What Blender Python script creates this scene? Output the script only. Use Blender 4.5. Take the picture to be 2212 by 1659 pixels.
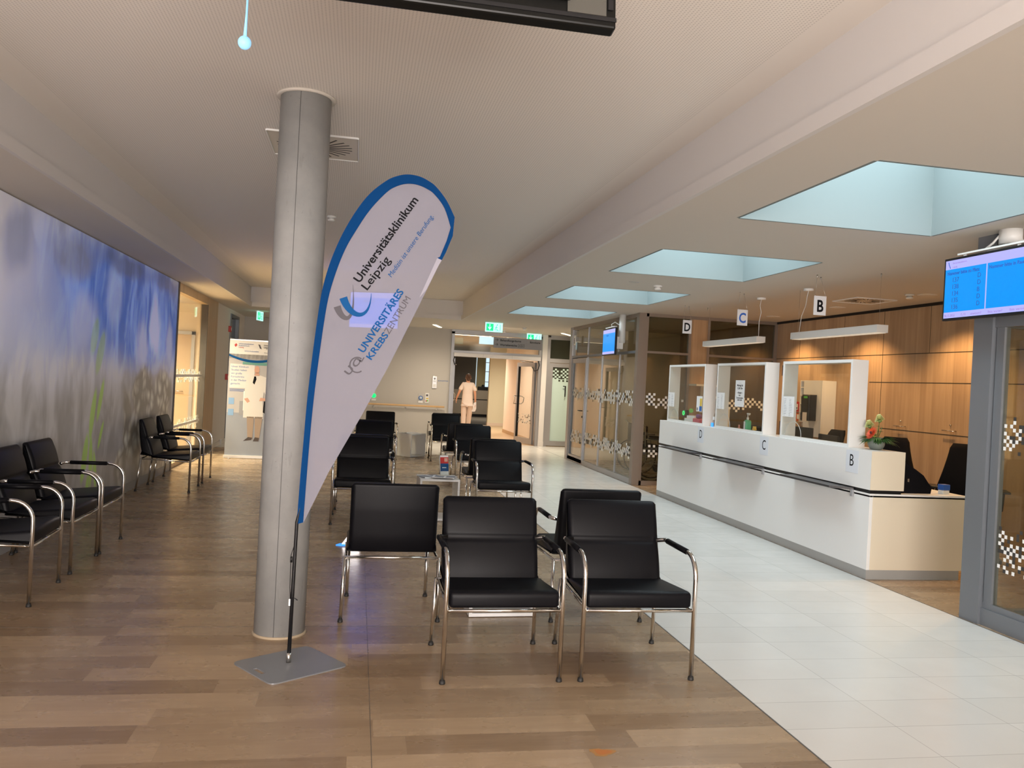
import bpy, bmesh, math, random
from mathutils import Vector, Matrix, Euler
from mathutils.geometry import tessellate_polygon
random.seed(7)
PI = math.pi
S = bpy.context.scene
for o in list(bpy.data.objects): bpy.data.objects.remove(o)

# ------------------------------------------------------------------ camera
FPX, YAW, PITCH, ROLL, CAMZ = 1786.3, math.radians(10.553), math.radians(-0.069), math.radians(2.965), 1.525
fwd = Vector((math.sin(YAW)*math.cos(PITCH), math.cos(YAW)*math.cos(PITCH), math.sin(PITCH)))
rt = Vector((math.cos(YAW), -math.sin(YAW), 0)); up = rt.cross(fwd)
r2 = rt*math.cos(ROLL)+up*math.sin(ROLL); u2 = up*math.cos(ROLL)-rt*math.sin(ROLL)
cd = bpy.data.cameras.new('camera'); cam = bpy.data.objects.new('camera', cd); S.collection.objects.link(cam)
cd.sensor_fit = 'HORIZONTAL'; cd.sensor_width = 36; cd.lens = FPX/2212*36; cd.clip_start = .05; cd.clip_end = 200
cam.matrix_world = Matrix(((r2.x, u2.x, -fwd.x, 0), (r2.y, u2.y, -fwd.y, 0), (r2.z, u2.z, -fwd.z, CAMZ), (0, 0, 0, 1)))
S.camera = cam
# ------------------------------------------------------------------ view + world + large lights
S.view_settings.view_transform = 'Standard'; S.view_settings.look = 'None'
S.view_settings.exposure = 0.0; S.view_settings.gamma = 1.0; S.view_settings.use_curve_mapping = False
W = bpy.data.worlds.new('world'); S.world = W; W.use_nodes = True
W.node_tree.nodes['Background'].inputs[0].default_value = (.62, .75, 1, 1)
W.node_tree.nodes['Background'].inputs[1].default_value = 1.0

def area(name, loc, rot, sx, sy, power, col):
    l = bpy.data.lights.new(name, 'AREA'); l.shape = 'RECTANGLE'; l.size = sx; l.size_y = sy; l.energy = power; l.color = col
    o = bpy.data.objects.new(name, l); S.collection.objects.link(o); o.location = loc; o.rotation_euler = rot
    return o
def spot(name, loc, power, col, ang=100, blend=.6, rad=.05, rot=(0, 0, 0)):
    l = bpy.data.lights.new(name, 'SPOT'); l.energy = power; l.color = col; l.spot_size = math.radians(ang); l.spot_blend = blend; l.shadow_soft_size = rad
    o = bpy.data.objects.new(name, l); S.collection.objects.link(o); o.location = loc; o.rotation_euler = rot
    return o
# daylight through the glazed entrance front behind the camera
area('entrance_daylight', (-.2, -3.9, 1.5), (math.radians(101), 0, 0), 3.4, 2.2, 720, (1, .90, .84))
area('entrance_daylight_right', (3.3, -3.9, 1.5), (math.radians(90), 0, 0), 1.8, 2.2, 50, (1, .86, .70))
SKY_E = 8.2          # radiance of the opal skylight glazing
WARM = (1, .72, .42)

# ------------------------------------------------------------------ materials
MATS = {}
def mat(name, col=(.5, .5, .5), rough=.5, metal=0, spec=.5, emit=None, es=0, coat=0, bump=None):
    if name in MATS: return MATS[name]
    m = bpy.data.materials.new(name); m.use_nodes = True; b = m.node_tree.nodes['Principled BSDF']
    b.inputs['Base Color'].default_value = (*col, 1); b.inputs['Roughness'].default_value = rough; b.inputs['Metallic'].default_value = metal
    b.inputs['Specular IOR Level'].default_value = spec
    if coat: b.inputs['Coat Weight'].default_value = coat; b.inputs['Coat Roughness'].default_value = .1
    if emit: b.inputs['Emission Color'].default_value = (*emit, 1); b.inputs['Emission Strength'].default_value = es
    MATS[name] = m
    # fine procedural variation
    nt = m.node_tree; N = nt.nodes; L = nt.links
    tc = N.new('ShaderNodeTexCoord'); nz = N.new('ShaderNodeTexNoise'); nz.inputs['Scale'].default_value = bump[0] if bump else 6; nz.inputs['Detail'].default_value = 4
    L.new(tc.outputs['Object'], nz.inputs['Vector'])
    if bump:
        bp = N.new('ShaderNodeBump'); bp.inputs['Strength'].default_value = bump[1]; bp.inputs['Distance'].default_value = .002
        L.new(nz.outputs['Fac'], bp.inputs['Height']); L.new(bp.outputs['Normal'], b.inputs['Normal'])
    elif not emit:
        mr = N.new('ShaderNodeMapRange'); mr.inputs['To Min'].default_value = max(0, rough-.04); mr.inputs['To Max'].default_value = min(1, rough+.04)
        L.new(nz.outputs['Fac'], mr.inputs['Value']); L.new(mr.outputs['Result'], b.inputs['Roughness'])
    return m
class NB:
    """small node-building helper"""
    def __init__(s, name, rough=.5, spec=.5):
        s.m = bpy.data.materials.new(name); s.m.use_nodes = True; s.nt = s.m.node_tree; s.N = s.nt.nodes; s.L = s.nt.links
        s.b = s.N['Principled BSDF']; s.b.inputs['Roughness'].default_value = rough; s.b.inputs['Specular IOR Level'].default_value = spec
        g = s.N.new('ShaderNodeNewGeometry'); s.pos = g.outputs['Position']; MATS[name] = s.m
    def put(s, inp, v):
        if isinstance(v, (int, float)): inp.default_value = v
        elif isinstance(v, (tuple, list)): inp.default_value = v if len(v) == len(inp.default_value) else (*v, 1)
        else: s.L.new(v, inp)
    def math(s, op, a, b=None, c=None, clamp=False):
        n = s.N.new('ShaderNodeMath'); n.operation = op; n.use_clamp = clamp; s.put(n.inputs[0], a)
        if b is not None: s.put(n.inputs[1], b)
        if c is not None: s.put(n.inputs[2], c)
        return n.outputs[0]
    def vmath(s, op, a, b=None):
        n = s.N.new('ShaderNodeVectorMath'); n.operation = op; s.put(n.inputs[0], a)
        if b is not None: s.put(n.inputs[1], b)
        return n.outputs['Value'] if op in ('LENGTH', 'DISTANCE', 'DOT_PRODUCT') else n.outputs[0]
    def sep(s, v):
        n = s.N.new('ShaderNodeSeparateXYZ'); s.put(n.inputs[0], v); return n.outputs
    def comb(s, x, y, z):
        n = s.N.new('ShaderNodeCombineXYZ'); s.put(n.inputs[0], x); s.put(n.inputs[1], y); s.put(n.inputs[2], z); return n.outputs[0]
    def noise(s, v, scale, detail=3, rough=.5, col=False, dist=0):
        n = s.N.new('ShaderNodeTexNoise'); s.put(n.inputs['Vector'], v); n.inputs['Scale'].default_value = scale; n.inputs['Detail'].default_value = detail
        n.inputs['Roughness'].default_value = rough; n.inputs['Distortion'].default_value = dist; return n.outputs['Color' if col else 'Fac']
    def white(s, v):
        n = s.N.new('ShaderNodeTexWhiteNoise'); n.noise_dimensions = '3D'; s.put(n.inputs['Vector'], v); return n.outputs['Value']
    def mix(s, f, a, b, mode='MIX'):
        n = s.N.new('ShaderNodeMix'); n.data_type = 'RGBA'; n.blend_type = mode; s.put(n.inputs[0], f); s.put(n.inputs[6], a); s.put(n.inputs[7], b); return n.outputs[2]
    def rng(s, v, a, b, c=0., d=1., smooth=False):
        n = s.N.new('ShaderNodeMapRange'); s.put(n.inputs[0], v); n.interpolation_type = 'SMOOTHSTEP' if smooth else 'LINEAR'
        for i, q in enumerate((a, b, c, d)): n.inputs[i+1].default_value = q
        return n.outputs[0]
    def color(s, c): s.put(s.b.inputs['Base Color'], c)
    def bump(s, h, st=.2, d=.002):
        n = s.N.new('ShaderNodeBump'); n.inputs['Strength'].default_value = st; n.inputs['Distance'].default_value = d; s.L.new(h, n.inputs['Height']); s.L.new(n.outputs[0], s.b.inputs['Normal'])

def plank_floor(name, lt, dk):
    k = NB(name, .24, .5); x, y, z = k.sep(k.pos)
    ry = k.math('DIVIDE', k.math('SUBTRACT', y, .02), .1755); row = k.math('FLOOR', ry)
    off = k.math('MULTIPLY', k.white(k.comb(row, 3.3, 0)), .97)
    cx = k.math('DIVIDE', k.math('ADD', x, off), .98); colm = k.math('FLOOR', cx)
    rnd = k.white(k.comb(row, colm, 1.7))
    g1 = k.noise(k.comb(k.math('MULTIPLY', x, 2.2), k.math('MULTIPLY', y, 26), k.math('MULTIPLY', rnd, 30)), 1, 5, .6)
    g2 = k.noise(k.comb(k.math('MULTIPLY', x, 5), k.math('MULTIPLY', y, 9), k.math('MULTIPLY', rnd, 9)), 1, 3)
    f = k.math('ADD', k.math('MULTIPLY', rnd, .62), k.math('ADD', k.math('MULTIPLY', g1, .55), k.math('MULTIPLY', g2, .3)))
    c = k.mix(k.rng(f, .3, 1.12), lt, dk)
    ey = k.math('ABSOLUTE', k.math('SUBTRACT', k.math('FRACT', ry), .5)); ex = k.math('ABSOLUTE', k.math('SUBTRACT', k.math('FRACT', cx), .5))
    e = k.math('MAXIMUM', k.rng(ey, .494, .5), k.rng(ex, .4985, .5))
    k.color(k.mix(k.math('MULTIPLY', e, .35), c, (.08, .055, .035)))
    k.put(k.b.inputs['Roughness'], k.rng(g2, 0, 1, .2, .36)); k.bump(g1, .12, .001)
    return k.m
WOODF = plank_floor('wood_plank_vinyl', (.43, .31, .195), (.22, .145, .085))
def tile_floor():
    k = NB('white_floor_tile', .2, .5); x, y, z = k.sep(k.pos)
    tx = k.math('DIVIDE', k.math('SUBTRACT', x, 2.576), .604); ty = k.math('DIVIDE', k.math('SUBTRACT', y, 3.80), .3135)
    rnd = k.white(k.comb(k.math('FLOOR', tx), k.math('FLOOR', ty), 0))
    ex = k.math('ABSOLUTE', k.math('SUBTRACT', k.math('FRACT', tx), .5)); ey = k.math('ABSOLUTE', k.math('SUBTRACT', k.math('FRACT', ty), .5))
    e = k.math('MAXIMUM', k.rng(ex, .4965, .499), k.rng(ey, .493, .498))
    c = k.mix(rnd, (.66, .65, .62), (.71, .70, .67)); c = k.mix(k.rng(k.noise(k.pos, 3, 3), .35, .75, 0, .25), c, (.60, .585, .55))
    k.color(k.mix(k.math('MULTIPLY', e, .7), c, (.25, .24, .22)))
    k.put(k.b.inputs['Roughness'], k.rng(k.noise(k.pos, 7, 2), 0, 1, .16, .3)); return k.m
TILEF = tile_floor()
def perf_ceiling():
    k = NB('perforated_ceiling_board', .9, .2); x, y, z = k.sep(k.pos); p = .0165
    fx = k.math('SUBTRACT', k.math('FRACT', k.math('DIVIDE', x, p)), .5); fy = k.math('SUBTRACT', k.math('FRACT', k.math('DIVIDE', y, p)), .5)
    r = k.math('SQRT', k.math('ADD', k.math('MULTIPLY', fx, fx), k.math('MULTIPLY', fy, fy)))
    hole = k.math('SUBTRACT', 1, k.rng(r, .2, .27))
    inner = k.math('MULTIPLY', k.math('LESS_THAN', x, 1.85), k.math('GREATER_THAN', x, -1.9))
    hole = k.math('MULTIPLY', hole, k.math('MULTIPLY', inner, k.math('LESS_THAN', y, 16.4)))
    k.color(k.mix(k.math('MULTIPLY', hole, .34), (.76, .72, .67), (.12, .11, .1))); return k.m
PERF = perf_ceiling()
def wood_veneer(name, lt, dk, ax='Y'):
    k = NB(name, .38, .4); x, y, z = k.sep(k.pos); h = y if ax == 'Y' else x
    st = k.math('FLOOR', k.math('DIVIDE', h, .11)); rnd = k.white(k.comb(st, 2, 5))
    g = k.noise(k.comb(k.math('MULTIPLY', h, 24), k.math('MULTIPLY', z, 1.1), k.math('MULTIPLY', rnd, 6)), 1, 5, .6)
    f = k.math('ADD', k.math('MULTIPLY', rnd, .35), k.math('MULTIPLY', g, .8)); k.color(k.mix(k.rng(f, .25, .95), lt, dk)); return k.m
VEN = wood_veneer('oak_veneer_wall', (.54, .39, .255), (.32, .215, .135), 'Y')
VENX = wood_veneer('oak_veneer_post', (.50, .33, .19), (.30, .19, .10), 'X')
PALEW = wood_veneer('pale_oak_frame', (.58, .43, .27), (.44, .31, .18), 'Y')
def concrete():
    k = NB('cast_concrete', .55, .4)
    a = k.noise(k.pos, 5, 5, .6); b = k.noise(k.vmath('MULTIPLY', k.pos, (14, 14, 2.2)), 2, 4, .65); v = k.noise(k.pos, 60, 2)
    c = k.mix(k.rng(a, .3, .7), (.27, .275, .27), (.345, .345, .335)); c = k.mix(k.rng(b, .62, .78, 0, .6), c, (.17, .17, .16)); c = k.mix(k.rng(v, .7, .8, 0, .5), c, (.14, .14, .135))
    k.color(c); k.bump(a, .15, .003); return k.m
CONC = concrete()
def mural():
    k = NB('flower_photo_print', .42, .35)
    w = k.vmath('MULTIPLY', k.vmath('SUBTRACT', k.noise(k.pos, .9, 3, .6, True), (.5, .5, .5)), (0, .9, .5))
    P = k.vmath('ADD', k.pos, w)
    def blob(cy, cz, ry, rz, rot=0., soft=.5, src=None):
        v = k.vmath('SUBTRACT', src or P, (0, cy, cz)); x, y, z = k.sep(v)
        c_, s_ = math.cos(rot), math.sin(rot)
        a = k.math('DIVIDE', k.math('ADD', k.math('MULTIPLY', y, c_), k.math('MULTIPLY', z, s_)), ry)
        b = k.math('DIVIDE', k.math('SUBTRACT', k.math('MULTIPLY', z, c_), k.math('MULTIPLY', y, s_)), rz)
        r = k.math('SQRT', k.math('ADD', k.math('MULTIPLY', a, a), k.math('MULTIPLY', b, b)))
        return k.math('SUBTRACT', 1, k.rng(r, 1-soft, 1+soft, 0, 1, True))
    cl = k.noise(k.pos, .7, 3, .5); cl2 = k.noise(k.vmath('MULTIPLY', k.pos, (1, 1.9, .8)), 1.5, 3, .55, False, .6)
    c = k.mix(k.rng(cl2, .35, .65, 0, 1, True), (.38, .37, .40), (.49, .47, .52))
    # sky-blue blossoms band in the upper half, lilac to the left
    blue = k.mix(k.rng(cl2, .38, .62, 0, 1, True), (.04, .14, .56), (.20, .36, .92))
    c = k.mix(k.math('MULTIPLY', blob(10.6, 2.15, 3.3, .62, -.02, .45), .97), c, blue)
    c = k.mix(k.math('MULTIPLY', blob(7.4, 1.95, 1.2, .4, 0, .6), .6), c, (.30, .36, .60))
    c = k.mix(k.math('MULTIPLY', blob(5.9, 2.3, 1.4, .6, 0, .6), .75), c, (.56, .51, .55))
    for (cy, cz, ry, rz, ro, col, a) in [(8.7, 1.9, .35, .28, .3, (.42, .46, .70), .7), (9.6, 2.2, .25, .35, -.4, (.42, .52, .85), .6), (11.5, 2.0, .22, .35, .1, (.60, .66, .95), .8), (12.3, 1.85, .2, .3, .2, (.45, .5, .8), .7),
            (10.9, 1.78, .25, .3, 0, (.52, .55, .80), .7), (7.0, 2.42, .35, .22, .5, (.20, .22, .33), .7), (8.4, 2.5, .6, .16, 0, (.22, .22, .26), .6), (10.1, 2.62, .9, .12, 0, (.12, .14, .24), .7), (12.0, 2.6, .7, .12, 0, (.10, .14, .3), .7)]:
        c = k.mix(k.math('MULTIPLY', blob(cy, cz, ry, rz, ro, .5), a), c, col)
    # grey-taupe out-of-focus lower half
    low = k.mix(k.rng(cl2, .35, .65, 0, 1, True), (.21, .195, .185), (.36, .335, .325))
    z = k.sep(k.pos)[2]; c = k.mix(k.rng(k.math('ADD', z, k.math('MULTIPLY', cl, .5)), 1.85, 1.35, 0, 1, True), c, low)
    # sharp pale flower clusters at the right
    vor = k.N.new('ShaderNodeTexVoronoi'); vor.inputs['Scale'].default_value = 7; k.L.new(k.vmath('MULTIPLY', k.vmath('ADD', k.pos, w), (0, 1, .8)), vor.inputs['Vector'])
    pet = k.mix(k.rng(vor.outputs['Distance'], .1, .62), (.50, .46, .38), (.155, .13, .095))
    for (cy, cz, ry, rz, ro) in [(11.9, 1.02, .62, .42, 0), (11.0, .55, .42, .5, .2), (12.1, .45, .55, .45, 0), (10.4, .78, .22, .42, .15), (11.0, 1.22, .45, .3, .3), (10.15, .3, .22, .3, 0)]:
        c = k.mix(k.math('MULTIPLY', blob(cy, cz, ry, rz, ro, .28), .85), c, pet)
    c = k.mix(k.math('MULTIPLY', blob(10.4, .05, 2.4, .32, 0, .5), .55), c, (.17, .15, .12))
    g = (.26, .40, .07)
    P0 = k.vmath('ADD', k.pos, k.vmath('MULTIPLY', w, (0, .12, .12)))
    for (cy, cz, ry, rz, ro) in [(9.05, .98, .07, .26, -.25), (9.28, 1.12, .06, .22, -.35), (8.85, .55, .08, .24, -.25), (9.05, .5, .06, .26, .1), (9.2, .4, .05, .2, .3), (8.98, .15, .06, .22, 0), (9.35, .75, .04, .16, -.5), (9.0, 1.78, .1, .2, -.4), (9.2, 1.62, .1, .24, -.45)]:
        c = k.mix(k.math('MULTIPLY', blob(cy, cz, ry, rz, ro, .22, P0), .85 if cz < 1.4 else .5), c, g)
    k.color(k.mix(1.0, c, (2.0, 2.2, 2.35, 1), 'MULTIPLY')); return k.m
MURAL = mural()
def glass(name, tint=(.93, .95, .94), refl=1.0):
    if name in MATS: return MATS[name]
    m = bpy.data.materials.new(name); m.use_nodes = True; nt = m.node_tree; nt.nodes.clear()
    o = nt.nodes.new('ShaderNodeOutputMaterial'); t = nt.nodes.new('ShaderNodeBsdfTransparent'); t.inputs[0].default_value = (*tint, 1)
    g = nt.nodes.new('ShaderNodeBsdfGlossy'); g.inputs['Roughness'].default_value = .02; g.inputs[0].default_value = (refl, refl, refl, 1)
    lw = nt.nodes.new('ShaderNodeLayerWeight'); lw.inputs[0].default_value = .5
    pw = nt.nodes.new('ShaderNodeMath'); pw.operation = 'POWER'; pw.inputs[1].default_value = 5; nt.links.new(lw.outputs['Facing'], pw.inputs[0])
    f = nt.nodes.new('ShaderNodeMath'); f.operation = 'MULTIPLY_ADD'; f.inputs[1].default_value = .8; f.inputs[2].default_value = .035; nt.links.new(pw.outputs[0], f.inputs[0])
    mx = nt.nodes.new('ShaderNodeMixShader'); nt.links.new(f.outputs[0], mx.inputs[0]); nt.links.new(t.outputs[0], mx.inputs[1]); nt.links.new(g.outputs[0], mx.inputs[2]); nt.links.new(mx.outputs[0], o.inputs[0])
    MATS[name] = m; return m
def cloth(name, col, trans=.25, clear=.03):
    m = bpy.data.materials.new(name); m.use_nodes = True; nt = m.node_tree; nt.nodes.clear(); MATS[name] = m
    o = nt.nodes.new('ShaderNodeOutputMaterial'); d = nt.nodes.new('ShaderNodeBsdfDiffuse'); d.inputs[0].default_value = (*col, 1)
    t = nt.nodes.new('ShaderNodeBsdfTranslucent'); t.inputs[0].default_value = (*col, 1); c = nt.nodes.new('ShaderNodeBsdfTransparent')
    a = nt.nodes.new('ShaderNodeMixShader'); a.inputs[0].default_value = trans; b = nt.nodes.new('ShaderNodeMixShader'); b.inputs[0].default_value = clear
    wv = nt.nodes.new('ShaderNodeTexNoise'); wv.inputs['Scale'].default_value = 300
    bp = nt.nodes.new('ShaderNodeBump'); bp.inputs['Strength'].default_value = .1; nt.links.new(wv.outputs['Fac'], bp.inputs['Height']); nt.links.new(bp.outputs[0], d.inputs['Normal'])
    for x, y in ((d.outputs[0], a.inputs[1]), (t.outputs[0], a.inputs[2]), (a.outputs[0], b.inputs[1]), (c.outputs[0], b.inputs[2]), (b.outputs[0], o.inputs[0])): nt.links.new(x, y)
    return m

PAINT = mat('matt_ceiling_paint', (.60, .56, .50), .9, spec=.2, bump=(60, .05))
RECP = mat('recess_side_paint', (.62, .60, .585), .85, spec=.2)
WALLW = mat('wall_paint_white', (.72, .68, .64), .85, spec=.25, bump=(80, .05))
WALLG = mat('wall_paint_grey', (.50, .475, .44), .85, spec=.25, bump=(80, .05))
WALLC = mat('wall_paint_cream', (.80, .70, .55), .85, spec=.25)
ALU = mat('anodised_aluminium', (.36, .355, .36), .38, .55)
ALUD = mat('grey_coated_aluminium', (.17, .185, .205), .4, .25)
BRONZE = mat('bronze_aluminium', (.27, .225, .19), .4, .4)
CHROME = mat('polished_chrome', (.74, .71, .67), .14, 1)
STEEL = mat('brushed_steel', (.55, .53, .50), .3, 1)
LEATHER = mat('black_leather', (.003, .003, .0045), .44, spec=.16, bump=(160, .08))
BLACKP = mat('black_plastic', (.007, .007, .008), .42, spec=.35)
BLACKF = mat('black_fabric', (.005, .005, .007), .9, spec=.1, bump=(300, .3))
RUB = mat('black_rubber', (.015, .014, .013), .6)
WHITEL = mat('white_laminate', (.78, .78, .765), .35)
CREAM_WARM = mat('cream_and_warm_lit_laminate', (.72, .64, .50), .4)  # real cream pieces, and the warm light painted on the counter end
TOE = mat('grey_plinth', (.33, .325, .31), .5)
DARKL = mat('dark_laminate_shelf', (.035, .033, .036), .35)
PAPER = mat('white_paper', (.80, .80, .80), .8)
PAPERG = mat('printed_grey', (.30, .31, .34), .8)
INK = mat('black_ink', (.008, .008, .010), .8, spec=.15)
INKB = mat('blue_ink', (.03, .13, .42), .7)
INKLB = mat('mid_blue_ink', (.008, .085, .26), .8, spec=.15)
INKG = mat('grey_ink', (.11, .105, .12), .8, spec=.15)
RED = mat('signal_red', (.50, .03, .025), .4); ORANGE = mat('orange_plastic', (.75, .16, .03), .45)
WHITEP = mat('white_plastic', (.75, .75, .73), .4)
GREYP = mat('grey_plastic', (.30, .30, .31), .5)
FILMW = mat('frosted_film_square', (.80, .80, .78), .8); FILMB = mat('dark_film_square', (.035, .033, .03), .7)
GLASS = glass('clear_glass'); GLASSD = glass('tinted_glass', (.62, .60, .52)); GLASSG = glass('cabin_glass', (.84, .85, .80))
FROST = mat('frosted_glass', (.52, .66, .60), .35)

# ------------------------------------------------------------------ mesh helpers
COL = S.collection
def T(x, y, z): return Matrix.Translation((x, y, z))
def RZ(a): return Matrix.Rotation(a, 4, 'Z')
def RX(a): return Matrix.Rotation(a, 4, 'X')
def RY(a): return Matrix.Rotation(a, 4, 'Y')
class MB:
    def __init__(s): s.bm = bmesh.new(); s.mats = []
    def mi(s, m):
        if m is None: m = s.mats[0] if s.mats else None
        if m is None: return 0
        if m not in s.mats: s.mats.append(m)
        return s.mats.index(m)
    def box(s, x0, x1, y0, y1, z0, z1, m=None, bev=0, M=None):
        i = s.mi(m); c = [(x, y, z) for x in (x0, x1) for y in (y0, y1) for z in (z0, z1)]
        t = bmesh.new(); v = [t.verts.new(p) for p in c]
        for f in ((0, 1, 3, 2), (4, 6, 7, 5), (0, 4, 5, 1), (2, 3, 7, 6), (0, 2, 6, 4), (1, 5, 7, 3)): t.faces.new([v[k] for k in f])
        if bev: bmesh.ops.bevel(t, geom=t.edges[:], offset=bev, segments=2, affect='EDGES', profile=.5)
        s._add(t, i, M); return s
    def _add(s, t, i, M=None, smooth=False):
        if M is not None: t.transform(M)
        bmesh.ops.recalc_face_normals(t, faces=t.faces[:])
        for f in t.faces: f.material_index = i; f.smooth = smooth
        me = bpy.data.meshes.new('t'); t.to_mesh(me); t.free(); s.bm.from_mesh(me); bpy.data.meshes.remove(me)
    def quad(s, pts, m=None):
        i = s.mi(m); f = s.bm.faces.new([s.bm.verts.new(p) for p in pts]); f.material_index = i; return s
    def cyl(s, p, r, h, m=None, seg=24, r2=None, M=None, axis='Z'):
        i = s.mi(m); t = bmesh.new(); bmesh.ops.create_cone(t, cap_ends=True, segments=seg, radius1=r, radius2=r if r2 is None else r2, depth=h)
        t.transform(T(0, 0, h/2))
        if axis == 'Y': t.transform(RX(-PI/2))
        if axis == 'X': t.transform(RY(PI/2))
        t.transform(T(*p)); s._add(t, i, M, True)
        return s
    def sph(s, p, r, m=None, sc=(1, 1, 1), seg=16, M=None):
        i = s.mi(m); t = bmesh.new(); bmesh.ops.create_uvsphere(t, u_segments=seg, v_segments=max(6, seg*2//3), radius=r)
        t.transform(T(*p) @ Matrix.Diagonal((*sc, 1))); s._add(t, i, M, True); return s
    def tube(s, pts, r, m=None, seg=10, M=None, closed=False, radii=None):
        i = s.mi(m); t = bmesh.new(); pts = [Vector(p) for p in pts]; n = len(pts); rings = []; prev = None
        for k, p in enumerate(pts):
            a = pts[(k-1) % n] if (k > 0 or closed) else p; b = pts[(k+1) % n] if (k < n-1 or closed) else p
            d = (b-a).normalized()
            if prev is None: u = d.orthogonal().normalized()
            else: u = (prev-d*prev.dot(d)); u = u.normalized() if u.length > 1e-6 else d.orthogonal().normalized()
            prev = u; w = d.cross(u); rr = radii[k] if radii else r
            rings.append([t.verts.new(p+(u*math.cos(2*PI*q/seg)+w*math.sin(2*PI*q/seg))*rr) for q in range(seg)])
        for k in range(n if closed else n-1):
            A, B = rings[k], rings[(k+1) % n]
            for q in range(seg): t.faces.new((A[q], A[(q+1) % seg], B[(q+1) % seg], B[q]))
        if not closed: t.faces.new(rings[0][::-1]); t.faces.new(rings[-1])
        s._add(t, i, M, True); return s
    def lathe(s, prof, c=(0, 0, 0), m=None, seg=28, M=None):
        i = s.mi(m); t = bmesh.new(); rings = []
        for r, z in prof: rings.append([t.verts.new((max(r, 1e-4)*math.cos(2*PI*q/seg), max(r, 1e-4)*math.sin(2*PI*q/seg), z)) for q in range(seg)])
        for A, B in zip(rings, rings[1:]):
            for q in range(seg): t.faces.new((A[q], A[(q+1) % seg], B[(q+1) % seg], B[q]))
        t.faces.new(rings[0][::-1]); t.faces.new(rings[-1]); t.transform(T(*c)); s._add(t, i, M, True); return s
    def prism(s, pts2, y0, y1, m=None, M=None, smooth=False):
        """polygon in (x,z), extruded from y0 to y1"""
        i = s.mi(m); t = bmesh.new(); n = len(pts2)
        A = [t.verts.new((p[0], y0, p[1])) for p in pts2]; B = [t.verts.new((p[0], y1, p[1])) for p in pts2]
        for q in range(n): t.faces.new((A[q], A[(q+1) % n], B[(q+1) % n], B[q]))
        for tri in tessellate_polygon([[Vector((p[0], p[1], 0)) for p in pts2]]):
            try: t.faces.new([A[q] for q in tri]); t.faces.new([B[q] for q in tri])
            except ValueError: pass
        s._add(t, i, M, smooth); return s
    def soft(s, prof, w, r, m=None, M=None):
        """closed side profile in (y,z) run along x with rounded ends"""
        i = s.mi(m); t = bmesh.new(); n = len(prof); ar = sum(prof[q][0]*prof[(q+1) % n][1]-prof[(q+1) % n][0]*prof[q][1] for q in range(n))
        if ar < 0: prof = prof[::-1]
        nr = []
        for q in range(n):
            a, b, c = Vector(prof[q-1]), Vector(prof[q]), Vector(prof[(q+1) % n]); d1 = (b-a).normalized(); d2 = (c-b).normalized(); d = (d1+d2).normalized(); nr.append(Vector((-d.y, d.x)))
        secs = []
        for kx, ki in ((0, 1), (.1, .55), (.3, .28), (.6, .08), (1, 0)): secs.append((-w/2+kx*r, ki*r))
        secs += [(-x, d) for x, d in secs[::-1]]
        rings = [[t.verts.new((x, p[0]+nn.x*d, p[1]+nn.y*d)) for p, nn in zip(prof, nr)] for x, d in secs]
        for A, B in zip(rings, rings[1:]):
            for q in range(n): t.faces.new((A[q], A[(q+1) % n], B[(q+1) % n], B[q]))
        t.faces.new(rings[0]); t.faces.new(rings[-1][::-1]); s._add(t, i, M, True); return s
    def text(s, body, size, m=None, M=None, bold=0, shear=0, align='LEFT', ext=.0006, sx=1):
        i = s.mi(m); c = bpy.data.curves.new('t', 'FONT'); c.body = body; c.size = size; c.offset = bold; c.shear = shear; c.align_x = align; c.extrude = ext; c.resolution_u = 3
        o = bpy.data.objects.new('t', c); COL.objects.link(o); bpy.context.view_layer.update()
        me = bpy.data.meshes.new_from_object(o.evaluated_get(bpy.context.evaluated_depsgraph_get()))
        bpy.data.objects.remove(o); bpy.data.curves.remove(c)
        t = bmesh.new(); t.from_mesh(me); bpy.data.meshes.remove(me); t.transform(Matrix.Diagonal((sx, 1, 1, 1)))
        s._add(t, i, M); return s
    def build(s, name, m=None, parent=None, loc=None, kind=None):
        me = bpy.data.meshes.new(name); s.bm.to_mesh(me); s.bm.free()
        if m is not None and not s.mats: s.mats = [m]
        for q in s.mats: me.materials.append(q)
        o = bpy.data.objects.new(name, me); COL.objects.link(o)
        if parent: o.parent = parent
        if loc: o.location = loc
        if kind: o['kind'] = kind
        return o
def tag(o, label, cat, group=None):
    o['label'] = label; o['category'] = cat
    if group: o['group'] = group
    return o
def thing(name, label, cat, loc=(0, 0, 0), rz=0, group=None):
    o = bpy.data.objects.new(name, None); COL.objects.link(o); o.location = loc; o.rotation_euler = (0, 0, rz); o.empty_display_size = .1
    return tag(o, label, cat, group)
def struct(name, mb, m=None, parent=None):
    o = mb.build(name, m, parent)
    if not parent: o['kind'] = 'structure'
    return o
def dup(src, loc, rz, label, group=None, scale=None):
    c = src.copy(); COL.objects.link(c); c.location = loc; c.rotation_euler = (0, 0, rz); c['label'] = label
    if group: c['group'] = group
    def rec(a, b):
        for ch in a.children:
            if ch.name in bpy.data.objects and ch.parent == a:
                d = ch.copy(); COL.objects.link(d); d.parent = b; rec(ch, d)
    rec(src, c); return c
# text planes: face -Y (towards the camera), face -X (seen from the hall)
FY = Matrix(((1, 0, 0, 0), (0, 0, -1, 0), (0, 1, 0, 0), (0, 0, 0, 1)))      # text x->X, y->Z, normal -Y
FX = Matrix(((0, 0, -1, 0), (-1, 0, 0, 0), (0, 1, 0, 0), (0, 0, 0, 1)))     # text x->-Y, y->Z, normal -X

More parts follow.
